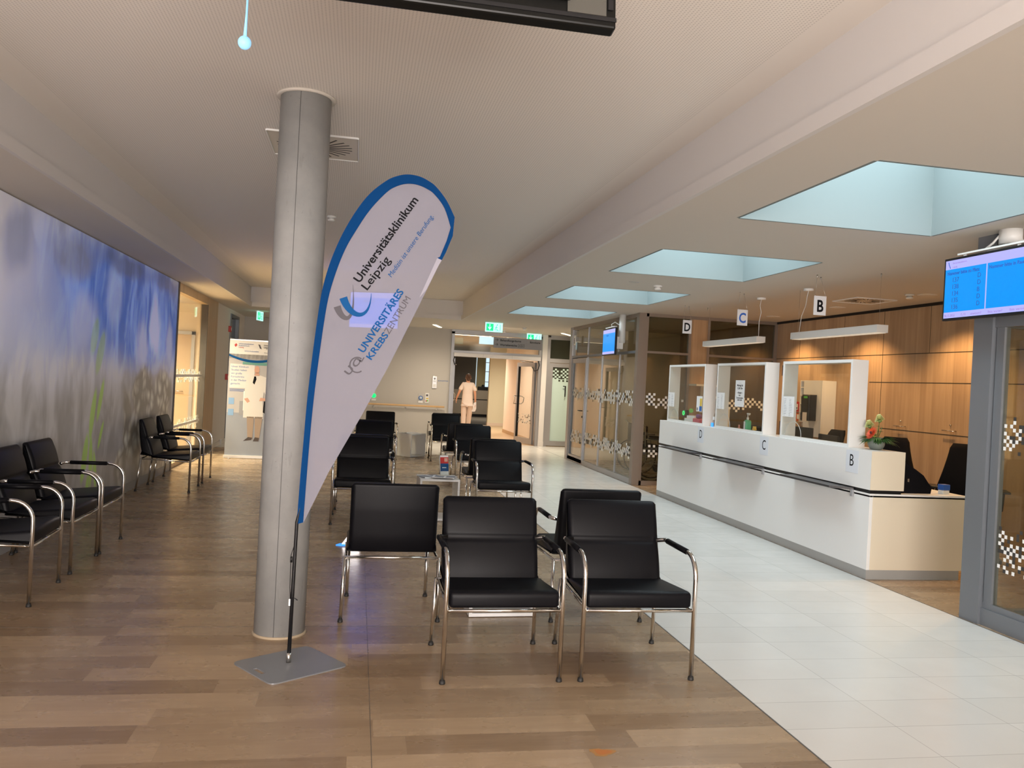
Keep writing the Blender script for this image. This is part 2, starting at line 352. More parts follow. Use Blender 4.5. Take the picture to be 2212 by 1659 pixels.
# ================================================================== THE SETTING
YB, YF = -4.0, 20.0; CZ = 2.75; RZc = 3.13; XL, XR = -2.65, 6.75; RX0, RX1 = -2.12, 2.02; RYF = 16.7
f = MB()
f.box(XL, 2.005, YB, RYF, -.1, 0, WOODF); f.box(4.345, XR, YB, 16.9, -.1, 0, WOODF)
f.box(2.005, 4.345, YB, YF, -.1, 0, TILEF); f.box(XL, 2.005, RYF, YF, -.1, 0, TILEF); f.box(4.345, XR, 16.9, YF, -.1, 0, TILEF)
CORR = mat('beige_corridor_vinyl', (.56, .40, .25), .3); CARP = mat('dark_carpet', (.10, .085, .065), .9)
f.box(1.6, 8, YF, 28.6, -.1, 0, CORR); f.box(1.6, 8, 28.6, 37, -.1, 0, CARP)
f.box(-5.6, XL, 12.7, 16.4, -.1, 0, CORR)
struct('floor', f)
t = MB()
for x in (2.005, 4.345): t.box(x-.004, x+.004, YB, YF if x > 3 else RYF, -.01, .0012, mat('floor_joint_strip', (.09, .08, .07), .5))
t.box(.128, .1305, YB, 16.6, -.01, .0006); t.box(XL, 2.0, 5.09, 5.093, -.01, .0006)
struct('trim_1', t)

SKYL = [(3.81, 5.36), (6.81, 8.36), (9.81, 11.36), (12.81, 14.36)]; SX0, SX1 = 2.54, 4.035
c = MB()
def q(x0, x1, y0, y1, z, m, flip=True): c.quad([(x0, y0, z), (x0, y1, z), (x1, y1, z), (x1, y0, z)], m)
q(XL, RX0, YB, RYF+.2, CZ, PAINT); q(RX0, RX1, RYF+.15, YF, CZ, PAINT); q(XL, RX0, RYF+.2, YF, CZ, PAINT)
q(RX1, SX0, YB, YF, CZ, PAINT); q(SX1, XR, YB, YF, CZ, PAINT)
ys = [YB]+[v for a in SKYL for v in a]+[YF]
for a, b in zip(ys[::2], ys[1::2]): q(SX0, SX1, a, b, CZ, PAINT)
q(-5.6, XL, 12.7, 16.4, 2.7, PAINT); q(1.6, 8, YF, 37, 2.75, PAINT)
q(RX0-.1, RX1+.1, YB, RYF+.2, RZc, PERF)
struct('ceiling', c)
r = MB()      # stepped side faces of the raised ceiling field
r.box(RX1+.0, RX1+.06, YB, RYF+.2, CZ+.08, RZc, RECP); r.box(RX1-.03, RX1+.001, YB, RYF+.17, CZ-.002, CZ+.08, RECP)
r.box(RX0-.06, RX0, YB, RYF+.2, CZ+.08, RZc, RECP); r.box(RX0-.001, RX0+.03, YB, RYF+.17, CZ-.002, CZ+.08, RECP)
r.box(RX0-.06, RX1+.06, RYF, RYF+.06, CZ+.08, RZc, RECP); r.box(RX0+.03, RX1-.03, RYF-.03, RYF+.151, CZ-.002, CZ+.08, RECP)
struct('trim_2', r)
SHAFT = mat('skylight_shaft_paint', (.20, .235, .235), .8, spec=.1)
OPAL = mat('opal_skylight_glazing', (.8, .9, .95), .5, emit=(.80, .94, 1.0), es=SKY_E)
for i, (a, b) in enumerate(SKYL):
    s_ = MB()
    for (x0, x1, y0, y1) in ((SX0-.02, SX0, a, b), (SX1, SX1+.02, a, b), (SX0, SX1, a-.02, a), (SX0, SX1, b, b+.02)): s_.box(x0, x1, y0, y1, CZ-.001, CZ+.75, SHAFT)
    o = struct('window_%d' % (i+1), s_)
    g = MB(); g.quad([(SX0, a, CZ+.74), (SX1, a, CZ+.74), (SX1, b, CZ+.74), (SX0, b, CZ+.74)], OPAL); g.build('glazing', None, o)

# ---- left wall with mural, pale oak glass front, white wall, door with transom
w = MB(); w.box(XL-.15, XL, YB, 12.72, 0, CZ, WALLG); struct('wall_left', w)
mu = MB(); mu.box(XL, XL+.018, -1.5, 12.73, .10, CZ-.012, MURAL); o = mu.build('wall_mural')
tag(o, 'large blurred flower photo print in blue and grey covering the left wall', 'mural')
w = MB(); w.box(XL-.02, XL+.03, 12.73, 12.80, 0, CZ, mat('dark_edge_profile', (.05, .035, .03), .5)); struct('trim_3', w)
b = MB(); b.box(XL, XL+.022, YB, 12.73, 0, .10, TOE); struct('baseboard_left', b)
w = MB(); w.box(XL-.15, XL, 16.28, 17.85, 0, CZ, WALLW); w.box(XL-.15, XL, 19.05, YF, 0, CZ, WALLW); w.box(XL-.15, XL, 17.85, 19.05, 2.66, CZ, WALLW); struct('wall_left_far', w)
b = MB(); b.box(XL, XL+.015, 16.28, 17.85, 0, .08, WALLW); b.box(XL+.01, XL+.04, 17.2, 17.32, 0, .11, WHITEP); struct('baseboard_left_far', b)
# pale oak glass front
o = MB(); o.box(XL-.12, XL+.01, 12.80, 16.28, 2.62, CZ, PALEW); o.box(XL-.12, XL+.01, 15.25, 16.28, 0, 2.62, PALEW); o.box(XL-.1, XL, 12.80, 15.25, 0, .07, PALEW)
o.box(XL-.1, XL+.012, 15.24, 15.26, 0, 2.62, mat('dark_joint', (.05, .04, .03), .6)); o = struct('window_5', o)
g = MB(); g.box(XL-.06, XL-.05, 12.80, 15.25, .07, 2.62, GLASS); g.build('pane', None, o)
def film(parent, n0, n1, fixed, zc, hh, axis, size, seed, dens=.5, dark=.3, name='film_squares'):
    """two-tone pixel band stuck on glass; n0..n1 along the pane"""
    rnd = random.Random(seed); m = MB(); m.mi(FILMW); m.mi(FILMB)
    nx = int((n1-n0)/size); nz = int(hh/size)
    for i in range(nx):
        ctr = (nz-1)/2+math.sin(i*.45+seed)*nz*.12
        for j in range(nz):
            d = abs(j-ctr)/(nz/2)
            if rnd.random() > (1.15-d)*dens*1.9: continue
            odd = (i+j) % 2
            if odd and rnd.random() > dark*.75: continue
            if not odd and rnd.random() < .10: continue
            a = n0+i*size; z = zc-hh/2+j*size; mm = FILMB if (odd and dark > 0 or rnd.random() < dark*.35) else FILMW
            if axis == 'Y': m.quad([(fixed, a, z), (fixed, a+size*.96, z), (fixed, a+size*.96, z+size*.96), (fixed, a, z+size*.96)], mm)
            else: m.quad([(a, fixed, z), (a+size*.96, fixed, z), (a+size*.96, fixed, z+size*.96), (a, fixed, z+size*.96)], mm)
    return m.build(name, None, parent)
film(o, 12.82, 15.2, XL-.045, 1.38, .22, 'Y', .035, 3, .5, 0); film(o, 12.82, 15.2, XL-.045, .60, .24, 'Y', .035, 4, .5, 0)
st = MB()
for z in (1.375, .60): st.box(XL-.046, XL-.044, 12.81, 15.22, z-.02, z+.02, FILMW)
st.build('film_stripe', None, o)
# warm room behind it
w = MB(); w.box(-5.6, -5.5, 12.7, 16.4, 0, 2.7, WALLC); w.box(-5.6, XL-.15, 16.4, 16.5, 0, 2.7, WALLC); w.box(-5.6, XL-.15, 12.6, 12.7, 0, 2.7, WALLC); struct('wall_left_room', w)
d = MB(); d.box(-4.1, -3.1, 16.36, 16.395, 0, 2.12, PALEW); d.box(-4.16, -4.1, 16.34, 16.4, 0, 2.18, ALU); d.box(-3.1, -3.04, 16.34, 16.4, 0, 2.18, ALU); d.box(-4.16, -3.04, 16.34, 16.4, 2.12, 2.18, ALU); d = struct('door_4', d)
h = MB(); h.tube([(-3.22, 16.36, 1.05), (-3.22, 16.31, 1.05), (-3.36, 16.31, 1.05)], .011, STEEL); h.build('handle', None, d)
spot('room_lamp_left', (-3.9, 14.6, 2.62), 1000, (1, .88, .66), 165, 1, .15)
spot('room_lamp_left_b', (-3.3, 13.6, 2.62), 600, (1, .88, .66), 165, 1, .15)
# door with dark transom window in the left wall, far end
o = MB(); o.box(XL-.1, XL+.02, 17.85, 17.93, 0, 2.66, ALUD); o.box(XL-.1, XL+.02, 18.97, 19.05, 0, 2.66, ALUD); o.box(XL-.1, XL+.02, 17.93, 18.97, 2.60, 2.66, ALUD); o.box(XL-.1, XL+.03, 17.85, 19.05, 2.08, 2.16, WHITEP)
o.box(XL-.08, XL-.04, 17.93, 18.97, .02, 2.08, WALLW); o = struct('door_3', o)
g = MB(); g.box(XL-.07, XL-.05, 17.93, 18.97, 2.16, 2.60, mat('dark_transom_glass', (.03, .04, .04), .08)); g.build('transom', None, o)

# ---- far wall
w = MB(); w.box(XL, 2.18, YF, YF+.2, 0, CZ, WALLG); struct('wall_far', w)
w = MB(); w.box(4.43, 4.555, YF-.1, YF+.2, 0, CZ, WALLW); w.box(5.9, XR, YF, YF+.2, 0, CZ, WALLG); struct('wall_far_right', w)
b = MB(); b.box(4.425, 4.56, YF-.115, YF-.1, 0, .12, WALLW); b.box(XL, 2.15, YF-.015, YF, 0, .08, WALLG); struct('baseboard_far', b)
# automatic swing door
D = MB(); D.box(2.18, 2.25, YF-.06, YF+.08, 0, 2.70, ALU); D.box(4.36, 4.43, YF-.06, YF+.08, 0, 2.70, ALU); D.box(2.18, 4.43, YF-.06, YF+.08, 2.65, CZ, ALU); D.box(2.25, 4.36, YF-.06, YF+.08, 2.16, 2.25, ALU)
D = struct('door_1', D)
g = MB(); g.box(2.25, 4.36, YF, YF+.01, 2.25, 2.65, GLASS); g.build('transom_pane', None, D)
g = MB(); g.box(2.24, 4.38, YF-.17, YF-.06, 2.10, 2.19, mat('door_drive_cover', (.62, .60, .59), .4), .008)
for x in (2.95, 3.66): g.box(x, x+.004, YF-.172, YF-.17, 2.10, 2.19, GREYP)
g.build('door_drive', None, D)
def leaf(x, y, rz, wd, name='door_leaf'):
    m = MB(); fr = ALU
    M = T(x, y, 0) @ RZ(rz)
    for a in ((0, .09, .02, 2.06), (wd-.09, wd, .02, 2.06), (.09, wd-.09, .02, .16), (.09, wd-.09, 1.96, 2.06)): m.box(a[0], a[1], -.03, .03, a[2], a[3], fr, 0, M)
    m.box(.085, .095, -.032, .032, .15, 1.97, BLACKP, 0, M); m.box(wd-.095, wd-.085, -.032, .032, .15, 1.97, BLACKP, 0, M)
    L_ = m.build(name, None, D)
    g = MB(); g.box(.09, wd-.09, -.004, .004, .16, 1.96, GLASS, 0, M); g.build('pane', None, L_)
    k = MB(); 
    for s_ in (-1, 1): k.tube([M @ Vector(p) for p in ((wd-.05, s_*.03, 1.0), (wd-.05, s_*.11, 1.0), (wd-.12, s_*.13, 1.04), (wd-.16, s_*.13, 1.16), (wd-.05, s_*.11, 1.2), (wd-.05, s_*.03, 1.2))], .011, STEEL)
    k.build('pull_handle', None, L_)
    q_ = MB(); rnd = random.Random(5)
    for i in range(26):
        for j in range(7):
            if rnd.random() < .4:
                a = .1+i*.033; z = .52+j*.035; 
                if a < wd-.12: q_.quad([M @ Vector(p) for p in ((a, -.006, z), (a+.03, -.006, z), (a+.03, -.006, z+.03), (a, -.006, z+.03))], FILMW if rnd.random() < .7 else FILMB)
    q_.build('film_squares', None, L_)
leaf(4.33, YF+.12, math.radians(105), 1.0); leaf(2.28, YF+.12, math.radians(88), 1.0)
k = MB()
k.tube([(4.34, YF-.08, 2.1), (4.37, YF-.1, 2.0), (4.34, YF-.09, 1.88), (4.28, YF+.05, 1.85), (4.25, YF+.2, 1.95)], .012, BLACKP); k.tube([(2.27, YF-.08, 2.1), (2.24, YF-.1, 2.0), (2.28, YF-.09, 1.9), (2.33, YF+.05, 1.9)], .012, BLACKP)
k.tube([(3.9, YF+.02, 2.08), (4.25, YF+.1, 2.07), (4.05, YF+.5, 2.07)], .013, STEEL); k.build('door_closer_arm', None, D)
# side door with frosted glass, right of it
D2 = MB(); D2.box(4.555, 4.64, YF-.06, YF+.08, 0, 2.70, ALU); D2.box(4.64, 5.9, YF-.06, YF+.08, 2.65, CZ, ALU); D2.box(4.64, 5.9, YF-.06, YF+.08, 2.08, 2.18, ALU); D2.box(5.82, 5.9, YF-.06, YF+.08, 0, 2.7, ALU)
D2.box(4.64, 4.73, YF-.04, YF+.03, .02, 2.07, ALU); D2.box(5.73, 5.82, YF-.04, YF+.03, .02, 2.07, ALU); D2.box(4.73, 5.73, YF-.04, YF+.03, .02, .14, ALU); D2.box(4.73, 5.73, YF-.04, YF+.03, 1.97, 2.07, ALU)
D2 = struct('door_2', D2)
g = MB(); g.box(4.64, 5.82, YF, YF+.01, 2.18, 2.65, mat('dark_green_glass', (.045, .05, .035), .08)); g.build('transom_pane', None, D2)
g = MB(); g.box(4.73, 5.73, YF-.005, YF+.005, .14, 1.68, FROST); g.box(4.73, 5.73, YF-.005, YF+.005, 1.68, 1.97, mat('dark_green_glass')); g.build('pane', None, D2)
m = MB(); rnd = random.Random(2)
for i in range(20):
    for j in range(6):
        if (i+j) % 2 == 0 and rnd.random() < .85-.1*j+ (.2 if i % 5 < 2 else 0): a = 4.74+i*.05; m.quad([(a, YF-.008, 1.67+j*.045), (a+.048, YF-.008, 1.67+j*.045), (a+.048, YF-.008, 1.713+j*.045), (a, YF-.008, 1.713+j*.045)], FROST)
        if (i+j) % 2 and j < 2 and rnd.random() < .5: a = 4.74+i*.05; m.quad([(a, YF-.008, 1.62-j*.045), (a+.048, YF-.008, 1.62-j*.045), (a+.048, YF-.008, 1.663-j*.045), (a, YF-.008, 1.663-j*.045)], mat('dark_green_glass'))
m.build('film_squares', None, D2)
h = MB(); h.box(5.05, 5.075, YF-.08, YF-.06, 1.25, 1.52, BLACKP); h.box(5.055, 5.07, YF-.08, YF-.03, 1.30, 1.32, BLACKP); h.box(5.055, 5.07, YF-.08, YF-.03, 1.47, 1.49, BLACKP); h.box(5.0, 5.05, YF-.078, YF-.065, 1.50, 1.52, BLACKP); h.build('handle', None, D2)

# ---- corridor beyond the automatic door
PINK = mat('corridor_wall_paint', (.80, .66, .54), .8)
w = MB(); w.box(4.46, 4.6, YF+.2, 25.1, 0, 2.75, PINK); w.box(2.0, 2.2, YF+.2, 26, 0, 2.75, PINK); struct('wall_corridor', w)
b = MB(); b.box(4.44, 4.46, YF+.2, 25.1, 0, .1, mat('wood_skirting', (.50, .32, .17), .5)); struct('baseboard_corridor', b)
w = MB(); w.box(4.5, 8, 28.5, 28.7, .1, 2.75, mat('corridor_end_paint', (.80, .74, .56), .8)); w.box(4.49, 8, 28.48, 28.7, 0, .1, PINK); struct('wall_corridor_end', w)
w = MB(); w.box(1.6, 5.05, 36, 36.2, 0, 2.75, mat('dark_grey_wall', (.22, .20, .18), .8)); w.box(5.8, 8, 36, 36.2, 0, 2.75, WALLC); w.box(5.05, 5.8, 36, 36.2, 0, 1.0, WALLC); w.box(1.5, 1.6, YF+.2, 37, 0, 2.75, WALLC); w.box(8, 8.1, YF+.2, 37, 0, 2.75, WALLC); struct('wall_corridor_back', w)  # left part is a darker grey wall behind the far desk
o = MB()
for x in (5.05, 5.45, 5.78): o.box(x, x+.03, 35.98, 36.02, 1.0, 2.75, WHITEP)
for z in (1.5, 1.95, 2.35): o.box(5.46, 5.8, 35.98, 36.02, z, z+.03, WHITEP)
o = struct('window_6', o)
g = MB(); g.box(5.05, 5.8, 36.1, 36.12, 1.0, 2.75, mat('daylight_outside', (.5, .6, .7), .5, emit=(.62, .80, .95), es=1.0)); g.build('pane', None, o)
k = MB()
for i in range(7): k.cyl((5.12+i*.055, 35.9, 1.0), .032, 1.7, mat('cream_curtain', (.80, .72, .45), .8), 10)
tag(k.build('curtain'), 'cream curtain at the bright window past the open doors', 'curtain')
k = MB(); k.box(3.1, 5.62, 35.0, 35.5, .12, .72, mat('taupe_laminate', (.27, .225, .17), .5)); k.box(3.1, 5.62, 35.02, 35.5, .72, .76, BLACKP); k.box(3.1, 5.62, 35.0, 35.5, .76, 1.14, mat('taupe_laminate')); k.box(3.1, 5.62, 35.04, 35.5, 0, .12, BLACKP)
tag(k.build('reception_desk'), 'taupe reception desk far beyond the open automatic doors', 'reception desk')
k = MB(); k.box(5.1, 5.60, 35.1, 35.4, 1.14, 1.30, BLACKP, .01); k.sph((5.3, 35.2, 1.32), .07, BLACKP); tag(k.build('office_machine'), 'black office machine on the far reception desk below the window', 'office machine')
spot('corridor_lamp_a', (3.3, 21.6, 2.7), 300, (1, .86, .70), 165, 1, .2); spot('corridor_lamp_b', (3.4, 25.5, 2.7), 430, (1, .88, .72), 165, 1, .2); spot('corridor_lamp_c', (5.2, 26.8, 2.7), 200, (1, .9, .68), 165, 1, .2); spot('corridor_lamp_d', (5.1, 33, 2.7), 420, (1, .9, .75), 165, 1, .2)
TUBE = mat('lamp_diffuser', (1, .95, .85), .5, emit=(1, .86, .64), es=3.2)
def strip(x, y, rz, L_, label, z=CZ):
    t_ = thing('strip_light', label, 'ceiling light', (x, y, z), rz)
    m = MB(); m.box(-L_/2-.02, L_/2+.02, -.05, .05, -.012, 0, WHITEP); m.build('frame', None, t_)
    m = MB(); m.box(-L_/2, L_/2, -.035, .035, -.022, -.012, TUBE, .003); m.build('diffuser', None, t_)
strip(1.72, 18.9, math.radians(75), .85, 'recessed strip light in the ceiling left of the green exit signs'); strip(4.83, 19.05, math.radians(60), .9, 'recessed strip light in the ceiling above the frosted glass door')
for lx, ly, lp in ((1.72, 18.75, 150), (4.83, 18.9, 200), (3.2, 18.2, 200), (-.9, 19.2, 40)): spot('strip_and_fill_beam', (lx, ly, CZ-.05), lp, (1, .84, .64), 165, 1, .2)  # last two have no strip light: fill added to brighten the far end
strip(2.85, 21.9, 0, 1.2, 'long strip light in the corridor seen through the pane over the automatic door')

# ---- reception wood wall, ceiling joint
w = MB(); w.box(XR, XR+.1, YB, YF, 0, CZ, VEN); JT = mat('dark_joint')
for z in (1.185, 1.785, 2.145):
    w.box(XR-.002, XR+.01, (YB if z > 1.5 else YB), (12.6 if z != 1.785 else 10.05) if z != 1.185 else 9.77, z-.005, z+.005, JT)
for y, z0, z1 in ((9.79, 0, CZ), (11.88, 2.145, CZ), (10.69, 2.145, CZ), (8.89, 2.145, CZ), (7.9, 0, 2.145), (6.0, 0, CZ), (11.44, 0, .98)): w.box(XR-.002, XR+.01, y-.003, y+.003, z0, z1, JT)
w.box(XR-.02, XR+.01, YB, 12.65, CZ-.035, CZ+.0, mat('shadow_gap', (.012, .010, .009), .9)); struct('wall_right', w)

# ---- glass cabin: side front (facing the hall) and rear front (facing the reception)
CX, CY0, CY1 = 4.38, 12.60, 16.85
o = MB()
o.box(CX-.03, CX+.09, CY0-.03, CY0+.10, 0, CZ, BRONZE); o.box(CX-.03, CX+.1, CY1-.12, CY1+.06, 0, CZ, ALU); o.box(CX-.02, CX+.06, CY0, CY1, 0, .09, ALU); o.box(CX-.02, CX+.06, CY0, CY1, 2.11, 2.15, ALUD); o.box(CX-.02, CX+.06, CY0, CY1, CZ-.06, CZ, BRONZE)
for y in (13.6, 14.62, 15.6): o.box(CX-.005, CX+.03, y-.012, y+.012, .09, 2.11, ALU)
for y in (13.7, 15.62): o.box(CX-.005, CX+.03, y-.012, y+.012, 2.15, 2.69, ALU)
o = struct('window_7', o)
for y0, y1, z0, z1 in ((12.7, 13.59, .09, 2.11), (13.61, 14.61, .09, 2.11), (14.63, 15.59, .09, 2.11), (12.7, 13.69, 2.15, 2.69), (13.71, 15.6, 2.15, 2.69), (15.64, 16.73, 2.15, 2.69)):
    g = MB(); g.box(CX+.008, CX+.016, y0, y1, z0, z1, GLASSG); g.build('pane', None, o)
film(o, 12.75, 15.58, CX-.002, 1.38, .26, 'Y', .042, 11, .62, .32); film(o, 12.75, 15.58, CX-.002, .52, .26, 'Y', .042, 12, .62, .32)
d = MB(); d.box(CX-.02, CX+.04, 15.62, 15.69, .02, 2.09, ALU); d.box(CX-.02, CX+.04, 16.62, 16.72, .02, 2.09, ALUD); d.box(CX-.02, CX+.04, 15.69, 16.62, .02, .13, ALU); d.box(CX-.02, CX+.04, 15.69, 16.62, 2.0, 2.09, ALU); d = struct('door_5', d)
g = MB(); g.box(CX+.006, CX+.014, 15.69, 16.62, .13, 2.0, GLASSG); g.build('pane', None, d)
film(d, 15.7, 16.6, CX-.002, 1.38, .26, 'Y', .042, 13, .6, .25); film(d, 15.7, 16.6, CX-.002, .52, .26, 'Y', .042, 14, .6, .3)
h = MB(); h.tube([(CX-.02, 15.72, 1.05), (CX-.07, 15.72, 1.05), (CX-.07, 15.86, 1.05)], .011, BLACKP); h.cyl((CX-.03, 15.72, .93), .02, .012, BLACKP, 12, axis='X'); h.build('handle', None, d)
RY_ = 12.62
o = MB()
o.box(4.47, 4.52, RY_-.02, RY_+.05, 0, CZ, BRONZE); o.box(4.47, 6.75, RY_-.02, RY_+.05, 2.70, CZ, BRONZE); o.box(4.47, 5.24, RY_-.02, RY_+.05, 0, .07, BRONZE); o.box(4.47, 5.24, RY_-.03, RY_+.05, 2.115, 2.15, BRONZE)
o.box(5.21, 5.25, RY_-.02, RY_+.05, 0, 2.7, BRONZE); o.box(5.53, 5.57, RY_-.02, RY_+.05, 0, 2.7, BRONZE); o.box(6.70, 6.75, RY_-.02, RY_+.05, 0, 2.7, BRONZE); o.box(5.57, 6.70, RY_-.02, RY_+.05, 2.115, 2.15, BRONZE); o.box(5.57, 6.70, RY_-.02, RY_+.05, 0, .07, BRONZE)
o.box(5.25, 5.53, RY_-.01, RY_+.03, 0, 2.7, VENX); o = struct('window_8', o)
for x0, x1, z0, z1 in ((4.52, 5.21, .07, 2.115), (4.52, 5.21, 2.15, 2.7), (5.57, 6.7, .07, 2.115), (5.57, 6.7, 2.15, 2.7)):
    g = MB(); g.box(x0, x1, RY_+.01, RY_+.018, z0, z1, GLASSD); g.build('pane', None, o)
for i, (z, hh) in enumerate(((1.37, .26), (.58, .26))): film(o, 4.54, 5.19, RY_, z, hh, 'X', .04, 21+i, .55, .3); film(o, 5.6, 6.68, RY_, z, hh, 'X', .04, 31+i, .55, .3)
w = MB(); w.box(CX+.06, XR, CY1-.05, CY1+.05, 0, CZ, WALLC); struct('wall_cabin', w)
spot('cabin_lamp', (5.6, 15.2, 2.7), 42, (1, .84, .62), 165, 1, .15)
# ---- near glass partition on the right with the grey corner post
PX = 4.38
o = MB(); o.box(PX-.02, PX+.10, 5.10, 5.28, 0, CZ, ALUD); o.box(PX-.0, PX+.07, 1.2, 5.10, 0, .12, ALUD); o.box(PX+.012, PX+.058, 1.2, 5.10, .12, .16, ALUD); o.box(PX, PX+.07, 1.2, 5.10, 2.09, 2.2, ALUD); o.box(PX, PX+.07, 1.2, 5.10, CZ-.07, CZ, BRONZE); o.box(PX+.01, PX+.06, 5.02, 5.09, .12, 2.1, ALUD)
o.box(PX, PX+.07, 2.9, 3.0, .1, 2.1, ALUD); o = struct('window_9', o)
for y0, y1, z0, z1 in ((1.2, 2.9, .16, 2.09), (3.0, 5.02, .16, 2.09), (1.2, 5.1, 2.2, CZ-.07)):
    g = MB(); g.box(PX+.028, PX+.036, y0, y1, z0, z1, GLASSG); g.build('pane', None, o)
film(o, 3.02, 5.0, PX+.024, 1.36, .30, 'Y', .026, 41, .50, .5); film(o, 3.02, 5.0, PX+.024, .56, .32, 'Y', .026, 42, .52, .5)
o = MB(); o.box(PX+.1, XR, 5.16, 5.22, 0, .08, ALUD); o.box(PX+.1, XR, 5.16, 5.22, 2.68, CZ, ALUD); o.box(PX+.1, XR, 5.16, 5.22, 2.1, 2.15, ALUD); o.box(5.5, 5.55, 5.16, 5.22, 0, 2.7, ALUD); o.box(6.70, XR, 5.16, 5.22, 0, 2.7, ALUD); o = struct('window_10', o)
g = MB(); g.box(PX+.1, XR, 5.186, 5.194, .08, 2.68, GLASSG); g.build('pane', None, o)
spot('side_room_lamp', (5.8, 3.6, 2.68), 40, (1, .84, .6), 165, 1, .15); spot('side_room_lamp_b', (5.9, 1.4, 2.68), 40, (1, .84, .6), 165, 1, .15)
# ---- wall behind the camera with the glazed entrance
w = MB(); w.box(XL, XR, YB-.2, YB, 0, .35, WALLG); w.box(XL, XR, YB-.2, YB, 2.65, 3.2, WALLG); w.box(XL, -1.95, YB-.2, YB, .35, 2.65, WALLG); w.box(4.25, XR, YB-.2, YB, .35, 2.65, WALLG); w.box(2.32, 2.4, YB-.2, YB, .35, 2.65, WALLG); struct('wall_back', w)

# ================================================================== OBJECTS
# ---- concrete column
t_ = thing('concrete_column', 'round exposed concrete column beside the teardrop flag', 'column', (-.378, 4.99, 0))
m = MB(); m.lathe([(.145, 0), (.145, RZc)], m=CONC, seg=64); o = m.build('shaft', None, t_)
a = math.atan2(-4.99, .378)-.22
m = MB(); m.tube([(.1452*math.cos(a), .1452*math.sin(a), .003), (.1452*math.cos(a), .1452*math.sin(a), RZc)], .0016, mat('seam_line', (.10, .10, .10), .7)); m.build('casting_seam', None, o)
m = MB(); m.lathe([(.146, RZc-.012), (.168, RZc-.012), (.168, RZc), (.146, RZc)], m=PAINT, seg=64); m.build('ceiling_collar', None, t_)
m = MB(); m.lathe([(.1455, 0), (.156, 0), (.150, .012), (.1455, .012)], m=mat('floor_sealant', (.42, .33, .22), .6), seg=64); m.build('floor_ring', None, t_)

# ---- armchairs
def arc(c, r, a0, a1, n=8): return [(c[0]+r*math.cos(a0+(a1-a0)*i/n), c[1]+r*math.sin(a0+(a1-a0)*i/n)) for i in range(n+1)]
def rounded(poly, rs, n=6):
    out = []
    for k, p in enumerate(poly):
        a = Vector(poly[k-1]); b = Vector(p); c = Vector(poly[(k+1) % len(poly)]); r = rs[k]
        if r <= 0: out.append(tuple(b)); continue
        d1 = (a-b).normalized(); d2 = (c-b).normalized(); th = math.acos(max(-1, min(1, d1.dot(d2)))); L_ = r/math.tan(th/2)
        L_ = min(L_, (a-b).length*.48, (c-b).length*.48); p1 = b+d1*L_; p2 = b+d2*L_
        for i in range(n+1):
            s = i/n; out.append(tuple(p1*(1-s)**2+b*2*s*(1-s)+p2*s**2))
    return out
def make_chair(arms=True):
    root = thing('waiting_room_armchair' if arms else 'waiting_room_chair', '', 'chair')
    # seat cushion (side profile y,z), front at -y
    pr = rounded([(-.30, .376), (-.305, .468), (.14, .432), (.16, .405), (.05, .398)], [.02, .035, .02, .01, .05])
    m = MB(); m.soft(pr, .574, .022, LEATHER); m.build('seat', None, root)
    # backrest, two upholstered sections with a seam between
    def bk(z): return .125+(z-.42)*.335
    fr = []
    for k in range(29):
        z = .41+k*.0155; g = math.exp(-((z-.645)/.0065)**2)*.013
        pad = .010*math.sin(PI*min(1, max(0, (z-.41)/.235))) if z < .645 else .008*math.sin(PI*min(1, (z-.645)/.21))
        fr.append((bk(z)+g-pad, z))
    pr = [(bk(.405)+.01, .403)]+fr[:-1]+rounded([fr[-1], (bk(.85)+.012, .862), (.316, .858), (.305, .70), (.278, .50), (.245, .405)], [0, .02, .022, .6, .6, .012], 8)
    m = MB(); m.soft(pr, .545, .03, LEATHER); m.build('backrest', None, root)
    m = MB()
    m.tube([(-.295, -.298, .366), (.295, -.298, .366)], .0095, CHROME); m.tube([(-.292, .262, .392), (.292, .262, .392)], .0095, CHROME)
    for s in (-1, 1): m.tube([(s*.286, -.295, .368), (s*.286, .26, .39)], .0085, CHROME)
    m.build('seat_frame', None, root)
    for s in (-1, 1):
        x = s*.302
        pts = [(x, -.302, .012), (x, -.302, .52)]+[(x, y, z) for y, z in [(-.18-.122*math.cos(u), .53+.122*math.sin(u)) for u in [i/8*PI/2 for i in range(9)]]][1:]+[(x, -.16, .652)]
        if not arms: x = s*.270; pts = [(x, -.302, .012), (x, -.302, .37)]
        m = MB(); m.tube(pts, .0125, CHROME, 12); lg = m.build('leg', None, root)
        m = MB(); m.lathe([(.0155, 0), (.0165, .004), (.0135, .02)], (x, -.302, 0), RUB, 12); m.build('foot_cap', None, lg)
        if arms:
          m = MB(); m.tube([(x, -.16, .652), (x, .13, .652)], .0165, LEATHER, 12); ar = m.build('armrest', None, root)
          m = MB(); m.tube([(x, .12, .652), (x, .165, .652), (x-s*.008, .178, .650), (x-s*.05, .19, .645)], .0125, CHROME, 10); m.build('arm_bracket', None, ar)
        m = MB(); m.tube([(s*.292, .262, .395), (s*.300, .305, .012)], .0115, CHROME, 10); lg = m.build('leg', None, root)
        m = MB(); m.lathe([(.0155, 0), (.0165, .004), (.0135, .02)], (s*.300, .306, 0), RUB, 12); m.build('foot_cap', None, lg)
    return root
C0 = make_chair(); used = [False]
def chair(x, y, rz, label, group):
    if not used[0]:
        C0.location = (x, y, 0); C0.rotation_euler = (0, 0, rz); C0['label'] = label; C0['group'] = group; used[0] = True; return C0
    return dup(C0, (x, y, 0), rz, label, group)
bpy.context.view_layer.update()
G1, G2 = 'black armchairs in back-to-back rows in the middle of the hall', 'black armchairs along the mural wall'
chair(.790, 4.43, .01, 'black leather armchair facing the camera, front row, left of the two', G1)
